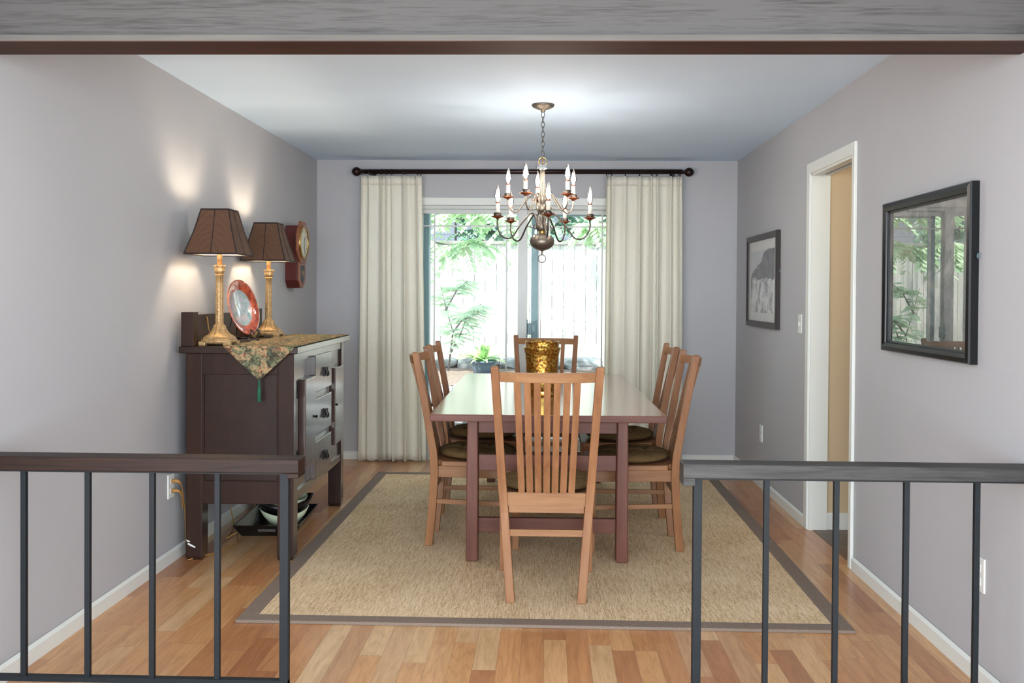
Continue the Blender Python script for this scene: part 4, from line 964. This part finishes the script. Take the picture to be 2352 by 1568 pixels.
def leaf(bm, p, d, n, L, W_):
    d = d.normalized(); s = d.cross(n).normalized()*W_
    v = [bm.verts.new(q) for q in (p, p+d*L*.45+s, p+d*L, p+d*L*.45-s)]; bm.faces.new(v)
def fronds_tree(name, label, base, branches, nfr, Lf, seed, mat, group=None, leafL=.07, zdroop=.5, cat='tree', thick=.035):
    rnd = random.Random(seed); t = thing(name, label, cat, base)
    tb = MB(); lb = MB()
    for br in branches:
        pts = [Vector(p) for p in br]; n = len(pts); tb.tube(pts, [max(thick*.18, thick*(1-i/n)) for i in range(n)], 8)
        for k in range(nfr):
            u = rnd.uniform(.25, 1)*(n-1); i = min(int(u), n-2); p = pts[i].lerp(pts[i+1], u-i)
            a = rnd.uniform(0, 2*PI); d = Vector((math.cos(a), math.sin(a)*.6, rnd.uniform(-.1, .4))); L = Lf*rnd.uniform(.6, 1.2)
            prev = p; m_ = 9
            for j in range(1, m_+1):
                q = j/m_; c = p+d*L*q+Vector((0, 0, -zdroop*L*q*q)); tg = (c-prev).normalized(); sd2 = tg.cross(Vector((0, 0, 1))); 
                if sd2.length < .1: sd2 = Vector((1, 0, 0))
                sd2.normalize()
                for s in (-1, 1):
                    leaf(lb.bm, c, sd2*s+tg*.5+Vector((0, 0, -.45)), Vector((rnd.uniform(-.4, .4), rnd.uniform(-.9, -.1), 1)).normalized(), leafL*(1-.35*q)*rnd.uniform(.8, 1.2), leafL*.19)
                prev = c
    obj('branches', tb, M['bark'], t); obj('leaves', lb, mat, t)
    return t
fronds_tree('sumac_tree', 'pale green feathery tree whose branches hang over the fence', (-2.2, 10.6, GZ), [
    [(0, 0, 0), (.1, 0, .6), (.15, .1, 1.2), (.4, .1, 1.7), (.8, 0, 1.9), (1.3, -.1, 1.85)],
    [(.15, .1, 1.2), (.4, -.1, 1.45), (.8, -.1, 1.5), (1.2, -.1, 1.42), (1.5, -.1, 1.5)],
    [(.4, .1, 1.7), (.9, .2, 2.0), (1.5, .1, 2.05), (2.1, 0, 1.9)], [(.4, .1, 1.7), (.9, -.3, 1.95), (1.6, -.3, 1.8), (2.0, -.3, 1.62)]], 30, .42, 3, M['leaf'], leafL=.15, zdroop=.75, thick=.022)
fronds_tree('sumac_tree', 'pale green feathery tree leaning in from the right over the fence', (2.3, 11.0, GZ), [
    [(0, 0, 0), (-.1, 0, .8), (-.4, 0, 1.5), (-1.0, 0, 1.9), (-1.7, 0, 2.0)],
    [(-.4, 0, 1.5), (-.9, .1, 1.62), (-1.4, .1, 1.75), (-2.0, .0, 1.72)]], 30, .42, 9, M['leaf'], leafL=.15, zdroop=.75, thick=.022)
fronds_tree('maple_sapling', 'slender maple sapling growing beside the potted plant', (-1.13, 10.85, GZ), [
    [(0, 0, 0), (.02, 0, .2), (.05, .0, .45), (-.04, 0, .75), (-.1, 0, 1.0)],
    [(.02, 0, .2), (.12, 0, .38), (.2, 0, .6), (.26, 0, .72)], [(.05, 0, .45), (.2, 0, .65), (.38, 0, .78)], [(-.04, 0, .7), (.1, 0, .95), (.22, 0, 1.05)]], 30, .22, 4, M['leaf_maple'], leafL=.07, zdroop=.3, thick=.012)
rnd = random.Random(11)
for i, (bx_, by_, hh) in enumerate(((-3.0, 13.5, 2.9), (-1.5, 15.4, 3.3), (.05, 13.7, 2.5), (1.35, 15.6, 3.2), (2.7, 13.5, 3.1))):
    brs = []
    for k in range(9):
        a = rnd.uniform(0, 2*PI); z0 = .7+k*.26
        brs.append([(0, 0, z0), (math.cos(a)*.35, math.sin(a)*.35, z0+.1), (math.cos(a)*.8, math.sin(a)*.8, z0+.05)])
    t = fronds_tree('evergreen_tree', ['evergreen tree behind the fence, leftmost of the row', 'tall evergreen behind the fence above the potted plant', 'short evergreen behind the fence at the middle of the glass door', 'evergreen behind the fence beside the right curtain', 'evergreen behind the fence, rightmost of the row'][i], (bx_, by_, GZ-.4), brs+[[(0, 0, 0), (0, 0, hh*.5), (0, 0, hh)]], 20, .45, 20+i, M['leaf_dark'], leafL=.17, zdroop=.5)
    t['group'] = 'evergreens behind the fence'
# potted hosta
pp = thing('potted_plant', 'leafy striped hosta in a round blue grey pot', 'potted plant', (-.70, 10.45, GZ))
obj('pot', MB().lathe([(.10, 0), (.108, .004), (.128, .115), (.128, .120), (.150, .124), (.153, .15), (.142, .152), (.138, .135), (.12, .125), (.02, .125)], 36), M['pot'], pp, smooth=True)
lb = MB(); rnd = random.Random(4)
for k in range(34):
    a = 2*PI*k/34+rnd.uniform(-.2, .2); L = rnd.uniform(.22, .34); el = rnd.uniform(.35, 1.3)
    d = Vector((math.cos(a)*math.cos(el), math.sin(a)*math.cos(el), math.sin(el))); s = Vector((-math.sin(a), math.cos(a), 0))
    rows = []
    for j in range(9):
        q = j/8; c = Vector((0, 0, .13))+d*L*q+Vector((math.cos(a), math.sin(a), 0))*(.05*q*q)+Vector((0, 0, -.10*q*q*q)); wd = .024*math.sin(PI*min(1, q*.82+.12))**1.3*(0.25 if q < .25 else 1)+.002
        if j == 8: wd = .001
        rows.append([c-s*wd, c+Vector((0, 0, -.006)), c+s*wd])
    lb.loft(rows, close=False, cap=False)
obj('leaves', lb, M['hosta'], pp, smooth=True)
